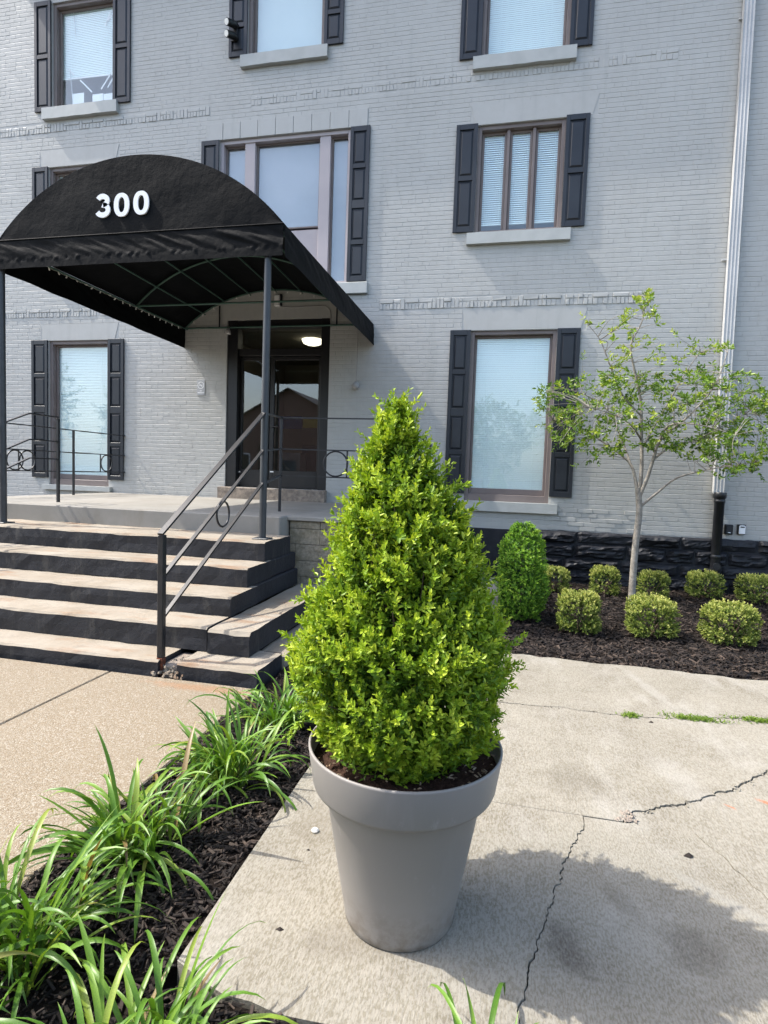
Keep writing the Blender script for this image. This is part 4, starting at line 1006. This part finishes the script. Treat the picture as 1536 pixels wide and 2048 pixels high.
for px, face, lab in ((1457, 'black', 'black wall key box beside the iron drainpipe'), (1482.5, 'white', 'black key box with pale front panel on the wall')):
    q = pY(px, 1059, YW-.03)
    kb = thing('key_box', (q.x, YW-.005, q.z-.065), lab, 'key box')
    mm = MB(); mm.bbox(q.x-.05, q.x+.05, YW-.05, YW-.004, q.z-.068, q.z+.068, .008); mm.build('body', M['black'], kb)
    if face == 'white':
        mm = MB(); pts = [(q.x-.034, q.z-.058), (q.x+.042, q.z-.058), (q.x+.042, q.z+.045), (q.x+.032, q.z+.056), (q.x+.005, q.z+.060), (q.x-.024, q.z+.056), (q.x-.034, q.z+.045)]
        mm.prism(pts, YW-.056, YW-.049); fr = mm.build('front', M['signwhite'], kb)
        mm = MB(); mm.box(q.x-.02, q.x+.03, YW-.0575, YW-.0562, q.z+.025, q.z+.042); mm.build('badge', M['black'], kb)
    else:
        mm = MB(); mm.bbox(q.x-.038, q.x+.038, YW-.056, YW-.049, q.z-.055, q.z+.058, .005); mm.build('front', M['shutter'], kb)
        mm = MB(); mm.box(q.x-.015, q.x+.02, YW-.0575, YW-.0562, q.z-.045, q.z-.036); mm.build('badge', M['signwhite'], kb)
fl = pY(468, 70, YW-.04)
fd = thing('floodlight', (fl.x, YW-.04, fl.z-.1), 'black twin headed floodlight fixed on a shutter of the upper window', 'lamp')
mm = MB(); mm.bbox(fl.x-.05, fl.x+.06, YW-.055, YW-.0365, fl.z-.10, fl.z+.10, .006); mm.build('bracket', M['black'], fd)
for dz in (.115, -.055):
    mm = MB(); A = Vector((fl.x+.03, YW-.09, fl.z+dz)); B = A+Vector((-.06, -.13, -.045))
    mm.tube([A+Vector((.0, .05, .0)), A, A+(B-A)*.05, B], .052, 14, True); hd = mm.build('head', M['black'], fd)
    mm = MB(); mm.tube([B, B+(B-A).normalized()*.006], .043, 14); mm.build('lens', M['bulb'], hd)

# ================================================================== FOLIAGE HELPERS
def unit(a): return a/np.maximum(np.linalg.norm(a, axis=-1, keepdims=True), 1e-9)
def leaf_faces(base, d, side, nrm, ln, wd, fold=.18, droop=.10):
    """arrays of leaves: six points each, two quads that meet along the midrib"""
    n = len(base); ln = ln[:, None]; wd = wd[:, None]
    v = np.empty((n, 6, 3))
    v[:, 0] = base
    v[:, 1] = base + d*ln*.38 + side*wd*.5 + nrm*wd*fold
    v[:, 2] = base + d*ln*.76 + side*wd*.40 + nrm*(wd*fold*.7-ln*droop*.4)
    v[:, 3] = base + d*ln - nrm*ln*droop
    v[:, 4] = base + d*ln*.76 - side*wd*.40 + nrm*(wd*fold*.7-ln*droop*.4)
    v[:, 5] = base + d*ln*.38 - side*wd*.5 + nrm*wd*fold
    i = np.arange(n)[:, None]*6
    f = np.concatenate([i+np.array([[0, 1, 2, 3]]), i+np.array([[0, 3, 4, 5]])], 0)
    return v.reshape(-1, 3), f
def sprigs(P, D, L, pairs, leaf, tint, rng, young=.55, ratio=.50):
    """opposite leaved sprigs at P along D; returns vertices, faces and tint"""
    N = len(P); up = np.tile([0, 0, 1.], (N, 1)); a = unit(np.cross(D, up+rng.normal(0, .05, (N, 3)))); b = np.cross(D, a)
    bs, ds, sd, nm, ln, tn = [], [], [], [], [], []
    for k in range(pairs):
        t = (k+.7)/pairs
        for s in (0, 1):
            ph = k*math.pi/2+s*math.pi+rng.normal(0, .35, N); rad = a*np.cos(ph)[:, None]+b*np.sin(ph)[:, None]
            al = (1.15-.75*t)+rng.normal(0, .18, N)
            dd = unit(D*np.cos(al)[:, None]+rad*np.sin(al)[:, None]); base = P+D*(L*t)[:, None]
            side = unit(np.cross(D, rad)); side = unit(side+rng.normal(0, .22, (N, 3))); nn = unit(np.cross(dd, side)); nn = nn*np.sign((nn*D).sum(1, keepdims=True)+1e-9)
            bs.append(base); ds.append(dd); sd.append(side); nm.append(nn)
            ln.append(leaf*rng.uniform(.62, 1.22, N)*(1.0-.35*max(0, t-.6)/.4)); tn.append(np.clip(tint+young*(t-.55)+rng.normal(0, .07, N), 0, 1))
    bs, ds, sd, nm = map(np.concatenate, (bs, ds, sd, nm)); ln = np.concatenate(ln); tn = np.concatenate(tn)
    v, f = leaf_faces(bs, ds, sd, nm, ln, ln*ratio)
    return v, f, np.repeat(tn, 6)
def foliage(name, parent, chunks, mat):
    V, Fq, T = [], [], []; k = 0
    for v, f, t in chunks: V.append(v); Fq.append(f+k); T.append(t); k += len(v)
    o = link(name, mesh_np(np.concatenate(V), np.concatenate(Fq), mat, np.concatenate(T)), parent); o['kind'] = 'stuff'; return o
def snoise(p, s, seed): return np.array([noise.noise(Vector((x*s+seed, y*s, z*s))) for x, y, z in p])
def twigs(parent, c, tips, r0, r1, mat, name='twigs'):
    mm = MB()
    for t in tips:
        c0 = Vector(c); t = Vector(t); m1 = c0.lerp(t, .5)+Vector((0, 0, .06*(t-c0).length)); mm.tube([c0, m1, t], r0, 5, False, 0, r1)
    o = mm.build(name, mat, parent, fix=False); o['kind'] = 'stuff'; return o

# ================================================================== THE BIG POT AND ITS BOXWOOD
PX, PY_ = -.296, 1.805
pot = thing('plant_pot', (PX, PY_, 0), 'large round taupe plastic pot with a thick rim on the concrete path', 'plant pot')
ZR = pY(800, 1590, PY_-.322).z; ZL = pY(800, 1672, PY_-.293).z
mm = MB(); mm.lathe([(.0, .002), (.172, .002), (.180, .010), (.183, .03), (.257, ZL-.002), (.259, ZL+.001), (.284, ZL+.003), (.293, ZL+.008), (.297, ZL+.018), (.3135, ZR-.006), (.3135, ZR-.001), (.311, ZR+.001), (.307, ZR+.001), (.304, ZR-.004), (.295, ZR-.09), (.0, ZR-.092)], (PX, PY_, 0), 96)
mm.build('shell', M['pot'], pot)
mm = MB(); n = 26; vv = [(PX, PY_, ZR-.045)]; ff = []
for i in range(1, n+1):
    for k in range(48):
        a = 2*math.pi*k/48; r_ = .298*i/n; x, y = PX+r_*math.cos(a), PY_+r_*math.sin(a); vv.append((x, y, ZR-.062+.014*nz(x, y, 0, 16)+.010*nz(x, y, 4, 40)+.02*(1-i/n)))
for k in range(48): ff.append((0, 1+k, 1+(k+1) % 48))
for i in range(n-1):
    for k in range(48): ff.append((1+i*48+k, 1+(i+1)*48+k, 1+(i+1)*48+(k+1) % 48, 1+i*48+(k+1) % 48))
mm.add(vv, ff); mm.build('soil', M['potsoil'], pot)
mm = MB()
for i in range(200):
    a = random.uniform(0, 6.283); r_ = .30*math.sqrt(random.random()); x, y = PX+r_*math.cos(a), PY_+r_*math.sin(a); L = random.uniform(.004, .010); t = random.uniform(0, 3.14)
    u = Vector((math.cos(t), math.sin(t), random.gauss(0, .3)))*L; v = Vector((-math.sin(t), math.cos(t), random.gauss(0, .3)))*L*.3; c = Vector((x, y, ZR-.048+.014*nz(x, y, 0, 16)+.012*random.random()))
    mm.add([c-u-v, c+u-v, c+u+v, c-u+v, c+Vector((0, 0, .004))], [(0,1,4),(1,2,4),(2,3,4),(3,0,4)])
mm.build('bark_bits', simple('straw_bark_bits', (.20, .12, .07), (.42, .33, .22), 60, .9), pot, fix=False)['kind'] = 'stuff'

PROF = [(778,788,798),(800,778,806),(830,770,818),(862,754,826),(890,742,844),(925,724,872),(960,710,892),(1000,700,930),(1050,682,952),(1100,662,968),(1150,644,980),(1200,626,998),(1250,608,1020),(1300,597,1032),(1350,592,1034),(1390,602,1026),(1425,625,1008),(1460,655,972),(1500,705,930),(1545,735,905)]
pz = np.array([pY(800, y, PY_).z for y, _, _ in PROF])[::-1]
pc = np.array([(pY(a, y, PY_).x+pY(b, y, PY_).x)/2 for y, a, b in PROF])[::-1]; pr_ = np.array([(pY(b, y, PY_).x-pY(a, y, PY_).x)/2 for y, a, b in PROF])[::-1]
shrub = thing('boxwood_shrub', (PX, PY_, ZR-.05), 'bright green cone shaped boxwood shrub growing in the big pot', 'shrub')
def cone_points(n, rng, shell, lump, seed, zlo, zhi, zs_, cs_, rs_, cy_, cexp=.8):
    z = rng.uniform(zlo, zhi, n*3); r = np.interp(z, zs_, rs_); keep = rng.uniform(0, rs_.max(), n*3) < r**cexp*rs_.max()**(1-cexp)+.02
    z = z[keep][:n]; th = rng.uniform(0, 2*math.pi, len(z)); r = np.interp(z, zs_, rs_); cx_ = np.interp(z, zs_, cs_)
    dirs = np.stack([np.cos(th), np.sin(th), np.zeros_like(th)], 1); q = np.stack([cx_, np.full_like(z, cy_), z], 1)+dirs*r[:, None]
    ln_ = snoise(q, 5.0, seed)*.75+snoise(q, 13, seed+7)*.55
    rr = r*shell(rng, len(z))*(1+lump*(ln_-.32))
    P = np.stack([cx_+np.cos(th)*rr, cy_+np.sin(th)*rr, z], 1); return P, dirs, ln_, r
rg = np.random.default_rng(11); chunks = []
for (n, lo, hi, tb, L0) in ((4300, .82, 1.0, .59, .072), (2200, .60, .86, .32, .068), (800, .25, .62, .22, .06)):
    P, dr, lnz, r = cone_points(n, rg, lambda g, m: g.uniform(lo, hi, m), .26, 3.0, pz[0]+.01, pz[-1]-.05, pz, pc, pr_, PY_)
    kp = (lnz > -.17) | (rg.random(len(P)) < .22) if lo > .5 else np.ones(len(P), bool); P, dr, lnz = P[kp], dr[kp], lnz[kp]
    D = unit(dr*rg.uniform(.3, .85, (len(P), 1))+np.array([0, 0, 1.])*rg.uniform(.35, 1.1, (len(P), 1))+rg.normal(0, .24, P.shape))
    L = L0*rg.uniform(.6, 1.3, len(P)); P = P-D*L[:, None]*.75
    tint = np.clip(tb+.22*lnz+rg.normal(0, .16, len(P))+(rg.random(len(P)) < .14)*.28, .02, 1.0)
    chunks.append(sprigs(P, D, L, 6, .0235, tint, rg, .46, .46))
# long new shoots that break the outline
n = 620; P, dr, lnz, r = cone_points(n, rg, lambda g, m: g.uniform(.86, 1.0, m), .14, 3.0, pz[0]+.15, pz[-1]-.04, pz, pc, pr_, PY_)
D = unit(dr*.55+np.array([0, 0, 1.])*rg.uniform(.3, 1.1, (len(P), 1))+rg.normal(0, .25, P.shape)); L = rg.uniform(.07, .115, len(P)); P = P-D*.04
chunks.append(sprigs(P, D, L, 8, .024, np.clip(rg.normal(.68, .12, len(P)), .3, .95), rg, .42))
for (x, y, px2, py2) in ((790, 860, 786, 785), (800, 880, 820, 805), (760, 920, 752, 855), (730, 950, 707, 920), (845, 920, 876, 893), (900, 980, 936, 965), (790, 850, 775, 815), (795, 845, 800, 800), (1000, 1310, 1050, 1265), (1005, 1340, 1040, 1320), (620, 1420, 575, 1475), (600, 1290, 568, 1268), (635, 1200, 588, 1195)):
    for q in range(3):
        A = np.array(pY(x+rg.uniform(-8, 8), y, PY_-rg.uniform(0, .06)))[None]; B = np.array(pY(px2+rg.uniform(-7, 7), py2+rg.uniform(-6, 10), PY_-rg.uniform(-.03, .06)))[None]; d = B-A; L = np.linalg.norm(d, axis=1)
        chunks.append(sprigs(A, unit(d), L, max(7, int(L[0]/.012)), .019, np.array([.62]), rg, .35))
# a loose collar of twigs reaching into the pot
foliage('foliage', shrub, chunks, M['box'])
tips = []
for i in range(70):
    z = random.uniform(pz[0]+.05, pz[-1]-.1); a = random.uniform(0, 6.283); r_ = float(np.interp(z, pz, pr_))*.85; tips.append((float(np.interp(z, pz, pc))+r_*math.cos(a), PY_+r_*math.sin(a), z))
twigs(shrub, (PX, PY_, ZR-.02), tips, .006, .0018, M['twig'])
mm = MB(); mm.tube([(PX, PY_, ZR-.06), (PX+.005, PY_, 1.0), (float(pc[-1]), PY_, pz[-1]-.1)], .022, 10, True, 0, .003); mm.build('stem', M['twig'], shrub)

# ================================================================== SHRUBS IN THE BED
def round_shrub(name, x, y, rx, h, label, group, seed, mat, n=620, square=.0, leaf=.020, tb=.55):
    rg = np.random.default_rng(seed); root = thing(name, (x, y, bed_z(x, y)), label, 'shrub', group); zb = bed_z(x, y); ch = []
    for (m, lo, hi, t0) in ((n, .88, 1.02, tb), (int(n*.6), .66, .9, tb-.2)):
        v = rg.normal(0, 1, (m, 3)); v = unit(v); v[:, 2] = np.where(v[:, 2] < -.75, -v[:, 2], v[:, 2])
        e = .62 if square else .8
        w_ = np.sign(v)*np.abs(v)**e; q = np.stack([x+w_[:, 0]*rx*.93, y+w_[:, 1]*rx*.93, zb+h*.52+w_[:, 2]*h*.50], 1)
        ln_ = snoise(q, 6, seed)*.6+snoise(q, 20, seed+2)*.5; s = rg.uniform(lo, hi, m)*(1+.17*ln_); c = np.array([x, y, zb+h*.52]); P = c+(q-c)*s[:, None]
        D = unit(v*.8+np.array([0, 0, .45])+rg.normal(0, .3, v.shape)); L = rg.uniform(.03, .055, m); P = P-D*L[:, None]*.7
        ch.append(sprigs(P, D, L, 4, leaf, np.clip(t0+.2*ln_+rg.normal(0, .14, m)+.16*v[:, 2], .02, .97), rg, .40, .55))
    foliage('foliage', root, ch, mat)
    tips = [(x+rx*.7*math.cos(a), y+rx*.7*math.sin(a), zb+h*random.uniform(.2, .85)) for a in [random.uniform(0, 6.28) for _ in range(26)]]
    twigs(root, (x, y, zb-.01), tips, .006, .002, M['twig'])
BACK = [((1110, 1180), .19, .34, 'small clipped boxwood close beside the tall cone shrub'), ((1208, 1187), .20, .36, 'clipped boxwood ball between cone shrub and young tree, against the black base'),
        ((1305, 1194), .20, .35, 'clipped boxwood ball just behind the young tree, against the black base'), ((1408, 1196), .225, .34, 'clipped boxwood ball left of the iron drainpipe foot'), ((1513, 1204), .245, .36, 'clipped boxwood ball right of the drainpipe, under the key boxes')]
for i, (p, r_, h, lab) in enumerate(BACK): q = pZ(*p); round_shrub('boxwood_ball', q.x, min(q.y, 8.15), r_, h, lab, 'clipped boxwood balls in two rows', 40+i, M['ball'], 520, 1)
FRONT = [((1158, 1268), .218, .40, 'square clipped boxwood next to the cone shrub in the front row'), ((1305, 1277), .24, .375, 'square clipped boxwood in front of the young tree trunk'), ((1466, 1290), .245, .385, 'widest clipped boxwood, pale topped and spreading, end of front row')]
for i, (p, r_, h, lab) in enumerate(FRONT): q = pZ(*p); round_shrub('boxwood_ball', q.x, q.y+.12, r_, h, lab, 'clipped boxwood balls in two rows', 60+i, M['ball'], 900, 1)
q = pZ(1038, 1242); qx, qy = q.x, q.y+.1; zs2 = np.array([.02, .12, .35, .6, .8, .95, 1.03]); rs2 = np.array([.20, .26, .285, .27, .215, .13, .03])
cone = thing('boxwood_cone', (qx, qy, bed_z(qx, qy)), 'upright cone shaped green boxwood in the mulch bed', 'shrub')
rg = np.random.default_rng(77); ch = []
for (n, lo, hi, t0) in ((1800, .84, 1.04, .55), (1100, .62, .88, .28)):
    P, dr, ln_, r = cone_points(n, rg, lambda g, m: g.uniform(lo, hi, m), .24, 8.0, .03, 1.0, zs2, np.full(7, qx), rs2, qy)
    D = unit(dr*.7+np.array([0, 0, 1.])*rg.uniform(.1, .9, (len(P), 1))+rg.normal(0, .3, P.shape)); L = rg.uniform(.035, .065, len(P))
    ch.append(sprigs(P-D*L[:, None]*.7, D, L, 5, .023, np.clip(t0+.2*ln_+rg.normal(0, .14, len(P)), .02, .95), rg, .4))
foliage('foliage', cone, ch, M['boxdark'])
mm = MB(); mm.tube([(qx, qy, -.02), (qx, qy, .9)], .016, 8, True, 0, .004); mm.build('stem', M['twig'], cone)
# a bit of shrub beyond the railing
rgx = pX(-14, 878, -6.9); round_shrub('boxwood_ball', rgx.x, rgx.y, .16, .30, 'shrub sprig just showing beyond the far railing', None, 91, M['ball'], 160)

# ================================================================== YOUNG TREE
TY = 7.40; tb_ = pZ(1263, 1204)
TY = tb_.y
tree = thing('young_tree', (tb_.x, TY, bed_z(tb_.x, TY)), 'slender young tree with pale trunk and airy light green crown', 'tree')
def tp(x, y, dy=0.0): return pY(x, y, TY+dy)
def smooth(pts, n=6):
    P = [Vector(p) for p in pts]; out = []
    for i in range(len(P)-1):
        p0, p1, p2, p3 = P[max(i-1, 0)], P[i], P[i+1], P[min(i+2, len(P)-1)]
        for k in range(n):
            t = k/n; out.append(.5*((2*p1)+(p2-p0)*t+(2*p0-5*p1+4*p2-p3)*t*t+(3*p1-p0-3*p2+p3)*t**3))
    out.append(P[-1]); return out
trunk = smooth([(tb_.x, TY, -.06), tp(1266, 1150), tp(1271, 1090), tp(1278, 1030), tp(1278, 1000), tp(1276, 975)], 5)
mm = MB(); mm.tube(trunk, .042, 12, True, 0, .034); mm.build('trunk', M['bark'], tree)
LIMB = [([(1277,1000,0),(1283,940,.02),(1283,880,.05),(1281,800,.04),(1268,735,.0),(1262,690,-.03),(1285,640,0),(1289,592,0)], .026, .004),
        ([(1278,995,0),(1295,955,-.05),(1306,920,-.10),(1318,885,-.15),(1345,858,-.22),(1385,825,-.3),(1430,770,-.35),(1455,705,-.4)], .024, .004),
        ([(1276,995,0),(1270,955,.05),(1262,930,.1),(1240,908,.15),(1200,880,.25),(1160,855,.3),(1110,845,.3)], .022, .004),
        ([(1282,1012,0),(1315,985,-.08),(1350,958,-.15),(1390,945,-.2),(1440,935,-.25),(1510,925,-.25)], .016, .003),
        ([(1306,920,-.10),(1340,895,.0),(1390,880,.1),(1450,850,.15),(1520,810,.2)], .016, .003),
        ([(1262,930,.1),(1240,870,.25),(1215,820,.3),(1170,790,.3),(1120,775,.28)], .014, .003),
        ([(1283,900,.05),(1310,850,.2),(1340,800,.3),(1375,740,.35),(1400,705,.3)], .014, .003),
        ([(1281,830,.04),(1245,790,-.1),(1220,730,-.18),(1200,680,-.2),(1175,648,-.2)], .012, .003),
        ([(1283,880,.05),(1262,850,-.2),(1230,830,-.4),(1180,815,-.5)], .013, .003),
        ([(1318,885,-.15),(1340,850,-.4),(1400,850,-.6),(1470,870,-.7)], .013, .003)]
limb_pts = []
for pts, r0, r1 in LIMB:
    sp_ = smooth([tp(*p) for p in pts], 6); mm = MB(); mm.tube(sp_, r0, 8, True, 0, r1); mm.build('branch', M['bark'], tree)
    limb_pts += [(p, i/len(sp_)) for i, p in enumerate(sp_) if i > len(sp_)*.25]
POLY = [(1072,800),(1100,762),(1150,762),(1170,705),(1190,650),(1235,640),(1270,600),(1290,582),(1312,610),(1330,690),(1400,688),(1462,695),(1500,740),(1560,800),(1565,935),(1500,950),(1440,962),(1380,935),(1330,900),(1290,905),(1240,915),(1170,935),(1120,890),(1085,870)]
def inpoly(x, y):
    c = False; j = len(POLY)-1
    for i in range(len(POLY)):
        (xi, yi), (xj, yj) = POLY[i], POLY[j]
        if (yi > y) != (yj > y) and x < (xj-xi)*(y-yi)/(yj-yi)+xi: c = not c
        j = i
    return c
rgT = np.random.default_rng(5); cl_ = []
while len(cl_) < 560:
    x, y = rgT.uniform(1070, 1565), rgT.uniform(582, 960)
    if not inpoly(x, y): continue
    dens = 1.0 if 745 < y < 905 else (.28 if y < 745 else .55)
    if rgT.random() > dens: continue
    cl_.append((x, y, rgT.normal(0, .38)))
cl_ += [(1289,586,0),(1278,606,0),(1300,600,0),(1175,646,-.2),(1230,655,-.1),(1298,670,.0),(1352,672,.2),(1420,690,.2),(1442,688,-.3),(1490,735,.1),(1080,795,.2),(1100,855,.3),(1520,925,-.2),(1480,945,-.25)]
P, D, L, T = [], [], [], []; mm = MB()
for (x, y, dy) in cl_:
    c = tp(x, y, dy); best = min(limb_pts, key=lambda a: (a[0]-c).length+.5*max(0, a[0].z-c.z))[0]
    d = c-best; m1 = best+d*.5+Vector((rgT.normal(0, .04), rgT.normal(0, .04), .06*d.length)); tw = smooth([best, m1, c], 5); mm.tube(tw, .0042, 5, False, 0, .0014)
    dv = (c-m1).normalized()
    for k in range(int(rgT.integers(1, 4))):
        a = tw[-1-int(rgT.integers(0, 6))]; q = Vector((dv.x+rgT.normal(0, .55), dv.y+rgT.normal(0, .55), dv.z*.6+rgT.normal(.25, .4))).normalized(); l_ = rgT.uniform(.06, .15)
        P.append(tuple(a)); D.append(tuple(q)); L.append(l_); T.append(rgT.normal(.56, .17)+(.25 if y < 740 else 0)+(.12 if rgT.random() < .15 else 0))
mm.build('twigs', M['bark'], tree, fix=False)['kind'] = 'stuff'
P, D, L, T = np.array(P), np.array(D), np.array(L), np.clip(np.array(T), .02, .95)
foliage('crown', tree, [sprigs(P, D, L, 4, .055, T, rgT, .30, .42)], M['treeleaf'])

# ================================================================== DAYLILIES
def strap_mesh(L, lean, curl, wd, twist, seed):
    """one arching strap leaf that starts upright at the origin and bends towards +X"""
    n = 13; mm = []; ang = math.pi/2-lean; x = z = 0.0; ds = L/(n-1); rnd = random.Random(seed); sid = 0.0
    V = []; T = []
    for i in range(n):
        t = i/(n-1); wv = wd*(.55+1.0*t)*(1-t**3.2)**.9 if t < .5 else wd*1.05*max(.0, (1-((t-.5)/.5)**2.1))**.85
        tw = twist*t*t; nx_, nz_ = -math.sin(ang), math.cos(ang)
        lift = wv*.30*(1-.5*t)
        sy_, sz_ = math.cos(tw), math.sin(tw)
        c = Vector((x, sid, z)); s_ = Vector((nx_*sz_, sy_, nz_*sz_)); nn = Vector((nx_*sy_, -sz_, nz_*sy_))
        V += [c+s_*wv/2+nn*lift, c, c-s_*wv/2+nn*lift]; T += [t, t, t]
        x += math.cos(ang)*ds; z += math.sin(ang)*ds; sid += twist*.08*ds*rnd.uniform(.4, 1)
        ang -= curl*ds/L*(.25+1.9*t*t)*1.0
    f = []
    for i in range(n-1): f += [(3*i, 3*i+1, 3*i+4, 3*i+3), (3*i+1, 3*i+2, 3*i+5, 3*i+4)]
    return mesh_np(np.array([tuple(v) for v in V]), np.array(f), M['lily'], np.array(T), True)
STRAP = []
rs = random.Random(3)
for i in range(40):
    L = rs.uniform(.30, .56); STRAP.append(strap_mesh(L, rs.uniform(.10, .9), rs.uniform(1.9, 3.7) if i % 8 else rs.uniform(.4, 1.0), rs.uniform(.014, .0235), rs.gauss(0, .8), i))
def daylily(x, y, n, sc_, label, seed):
    rd = random.Random(seed); z = bed_z(x, y)-.012; root = thing('daylily', (x, y, z), label, 'daylily', 'daylilies along the planting strip')
    n = int(n*1.45)
    fans = [(rd.gauss(0, .07), rd.gauss(0, .07), rd.uniform(0, 6.28)) for _ in range(max(4, n//9))]
    for i in range(n):
        fx, fy, fa = fans[i % len(fans)]; o = bpy.data.objects.new('leaf', rd.choice(STRAP)); COL.objects.link(o); o.parent = root
        o.location = (fx+rd.gauss(0, .012), fy+rd.gauss(0, .012), 0)
        a = fa+(math.pi if rd.random() < .5 else 0)+rd.gauss(0, .5)
        if rd.random() < .45: a = math.atan2(fy, fx)+rd.gauss(0, .6)
        s = sc_*rd.uniform(.72, 1.12); o.rotation_euler = (rd.gauss(0, .10), rd.gauss(0, .10), a); o.scale = (s, s, s)
LILY = [(-1.24, 3.02, 84, .80, 'daylily clump in front of the right end of the steps'), (-1.22, 2.42, 90, .82, 'daylily clump behind the potted shrub, next before the steps clump'),
        (-1.29, 1.86, 94, .84, 'daylily clump beside the pot, third along from the steps'), (-1.36, 1.36, 92, .86, 'broad daylily clump fourth along the strip from the steps'),
        (-.78, 1.10, 72, .76, 'daylily clump in front of the concrete slab corner'), (-.0, 1.20, 18, .74, 'sparse daylily whose leaf tips rise before the concrete edge'), (-1.38, .92, 50, .92, 'daylily clump farthest along the strip from the steps')]
for i, (x, y, n, s, lab) in enumerate(LILY): daylily(x, y, n, s, lab, 100+i)

# ================================================================== SMALL THINGS ON THE GROUND
def tuft(px, py, w_, label, seed):
    rg = np.random.default_rng(seed); q = pZ(px, py); n = int(w_*900); k = n
    P = np.stack([q.x+rg.normal(0, w_*.33, n), q.y+rg.normal(0, .018, n), np.full(n, .001)], 1); D = unit(np.stack([rg.normal(0, .6, n), rg.normal(0, .6, n), np.full(n, .8)], 1))
    root = thing('weed', (q.x, q.y, 0), label, 'weed', 'weeds in the pavement cracks'); foliage('foliage', root, [sprigs(P, D, rg.uniform(.012, .03, n), 3, .011, np.clip(rg.normal(.5, .25, n), 0, 1), rg, .3)], M['weed'])
tuft(1262, 1433, .09, 'tiny green weed in the long cross crack of the path', 1); tuft(1388, 1439, .26, 'low green weed patch filling the long cross crack', 2); tuft(1520, 1444, .24, 'leafy green weed patch at far end of the cross crack', 3)
tuft(440, 1298, .10, 'patch of green moss growing on the bottom step', 4)
mm = MB(); q = pZ(630, 1665); mm.lathe([(.0, -.002), (.012, .0), (.016, .007), (.010, .014), (.0, .016)], (q.x, q.y, .003), 9, 0, False); tag(mm.build('pebble', M['pebble']), 'small pale pebble on the concrete beside the pot', 'pebble')
for (px, py, s, lab) in ((560, 1861, .010, 'dark bark crumb on concrete between pot and lilies'), (1377, 1713, .014, 'dark bark chip on the concrete beyond the pot shadow'), (1302, 1446, .011, 'bark chip by the cross crack of the path'), (617, 1702, .006, 'tiny crumb near the pale pebble by the pot')):
    q = pZ(px, py); mm = MB(); mm.add([(q.x-s*1.5, q.y-s*.4, .004), (q.x+s*.3, q.y-s*.9, .004), (q.x+s*1.4, q.y+s*.1, .004), (q.x-s*.2, q.y+s*.9, .004), (q.x, q.y, .004+s*.9)], [(0,1,4),(1,2,4),(2,3,4),(3,0,4)]); tag(mm.build('bark_chip', M['mulch']), lab, 'bark chip')

# ================================================================== ACROSS THE STREET (mirrored in the panes)
def house(x0, x1, y0, y1, h, rh, col, roofc, label):
    root = thing('brick_house', ((x0+x1)/2, (y0+y1)/2, -.13), label, 'house'); ym = y1; wmz = simple('house_wall', col, tuple(c*1.15 for c in col), 3, .8); rm = simple('house_roof', roofc, tuple(c*1.2 for c in roofc), 5, .8)
    mm = MB(); mm.box(x0, x1, y0, y1, -.13, h); xm = (x0+x1)/2; mm.prism([(x0, h), (x1, h), (xm, h+rh-.05)], y0+.01, y1-.01); mm.build('wall', wmz, root)
    mm = MB(); mm.add([(x0-.4, y0-.4, h-.2), (x0-.4, y1+.4, h-.2), (xm, y1+.4, h+rh), (xm, y0-.4, h+rh), (x1+.4, y0-.4, h-.2), (x1+.4, y1+.4, h-.2)], [(0,1,2,3),(3,2,5,4)]); mm.build('roof', rm, root)
    n = max(2, int((x1-x0)/2.6))
    for i in range(n):
        for z in ((1.0, 2.5), (3.7, 5.1)):
            if z[1] > h: continue
            c = x0+(x1-x0)*(i+.5)/n
            if i == n//2 and z[0] < 2: mm = MB(); mm.bbox(c-.5, c+.5, ym-.02, ym+.05, -.1, 2.1, .01); mm.build('door', M['doorblack'], root); continue
            mm = MB(); sash(mm, c-.5, c+.5, z[0], z[1], ym-.02, ym+.06, .08); wn_ = mm.build('window', M['white'], root); mm = MB(); mm.box(c-.42, c+.42, ym+.005, ym+.02, z[0]+.08, z[1]-.08); mm.build('pane', M['doorblack'], wn_)
house(-19, -9.5, -27, -18, 4.2, 2.6, (.20, .12, .09), (.07, .065, .06), 'low brown brick house across the street')
house(3.5, 12.5, -28, -19, 5.4, 2.6, (.33, .30, .26), (.06, .06, .065), 'pale two storey house across the street')
def far_tree(x, y, h, r_, seed, label):
    rg = np.random.default_rng(seed); root = thing('street_tree', (x, y, -.13), label, 'tree', 'trees across the street')
    mm = MB(); mm.tube([(x, y, -.2), (x+.1, y, h*.4), (x, y+.1, h*.8)], .2, 8, True, 0, .06); mm.build('trunk', M['twig'], root)
    n = 900; v = unit(rg.normal(0, 1, (n, 3))); q = np.array([x, y, h*.62])+v*np.array([r_, r_, h*.36])*rg.uniform(.45, 1.0, (n, 1)); q = q+v*(snoise(q, .9, seed)*.8)[:, None]
    foliage('crown', root, [sprigs(q, unit(v+rg.normal(0, .5, v.shape)), rg.uniform(.3, .6, n), 3, .24, np.clip(rg.normal(.3, .15, n), 0, 1), rg, .3)], M['treeleaf'])
for i, (x, y, h, r_, lab) in enumerate(((-30, -13, 8.5, 3.2, 'broad street tree before the far end of the street'), (-23.5, -16, 7, 2.6, 'rounded street tree next to the low brick house'), (-7, -16.5, 8, 2.4, 'tall street tree between the two houses'), (-1.6, -19, 6.2, 2.6, 'street tree beside the pale two storey house'), (-40, -14, 9, 3.5, 'largest street tree far along the street'))): far_tree(x, y, h, r_, 300+i, lab)
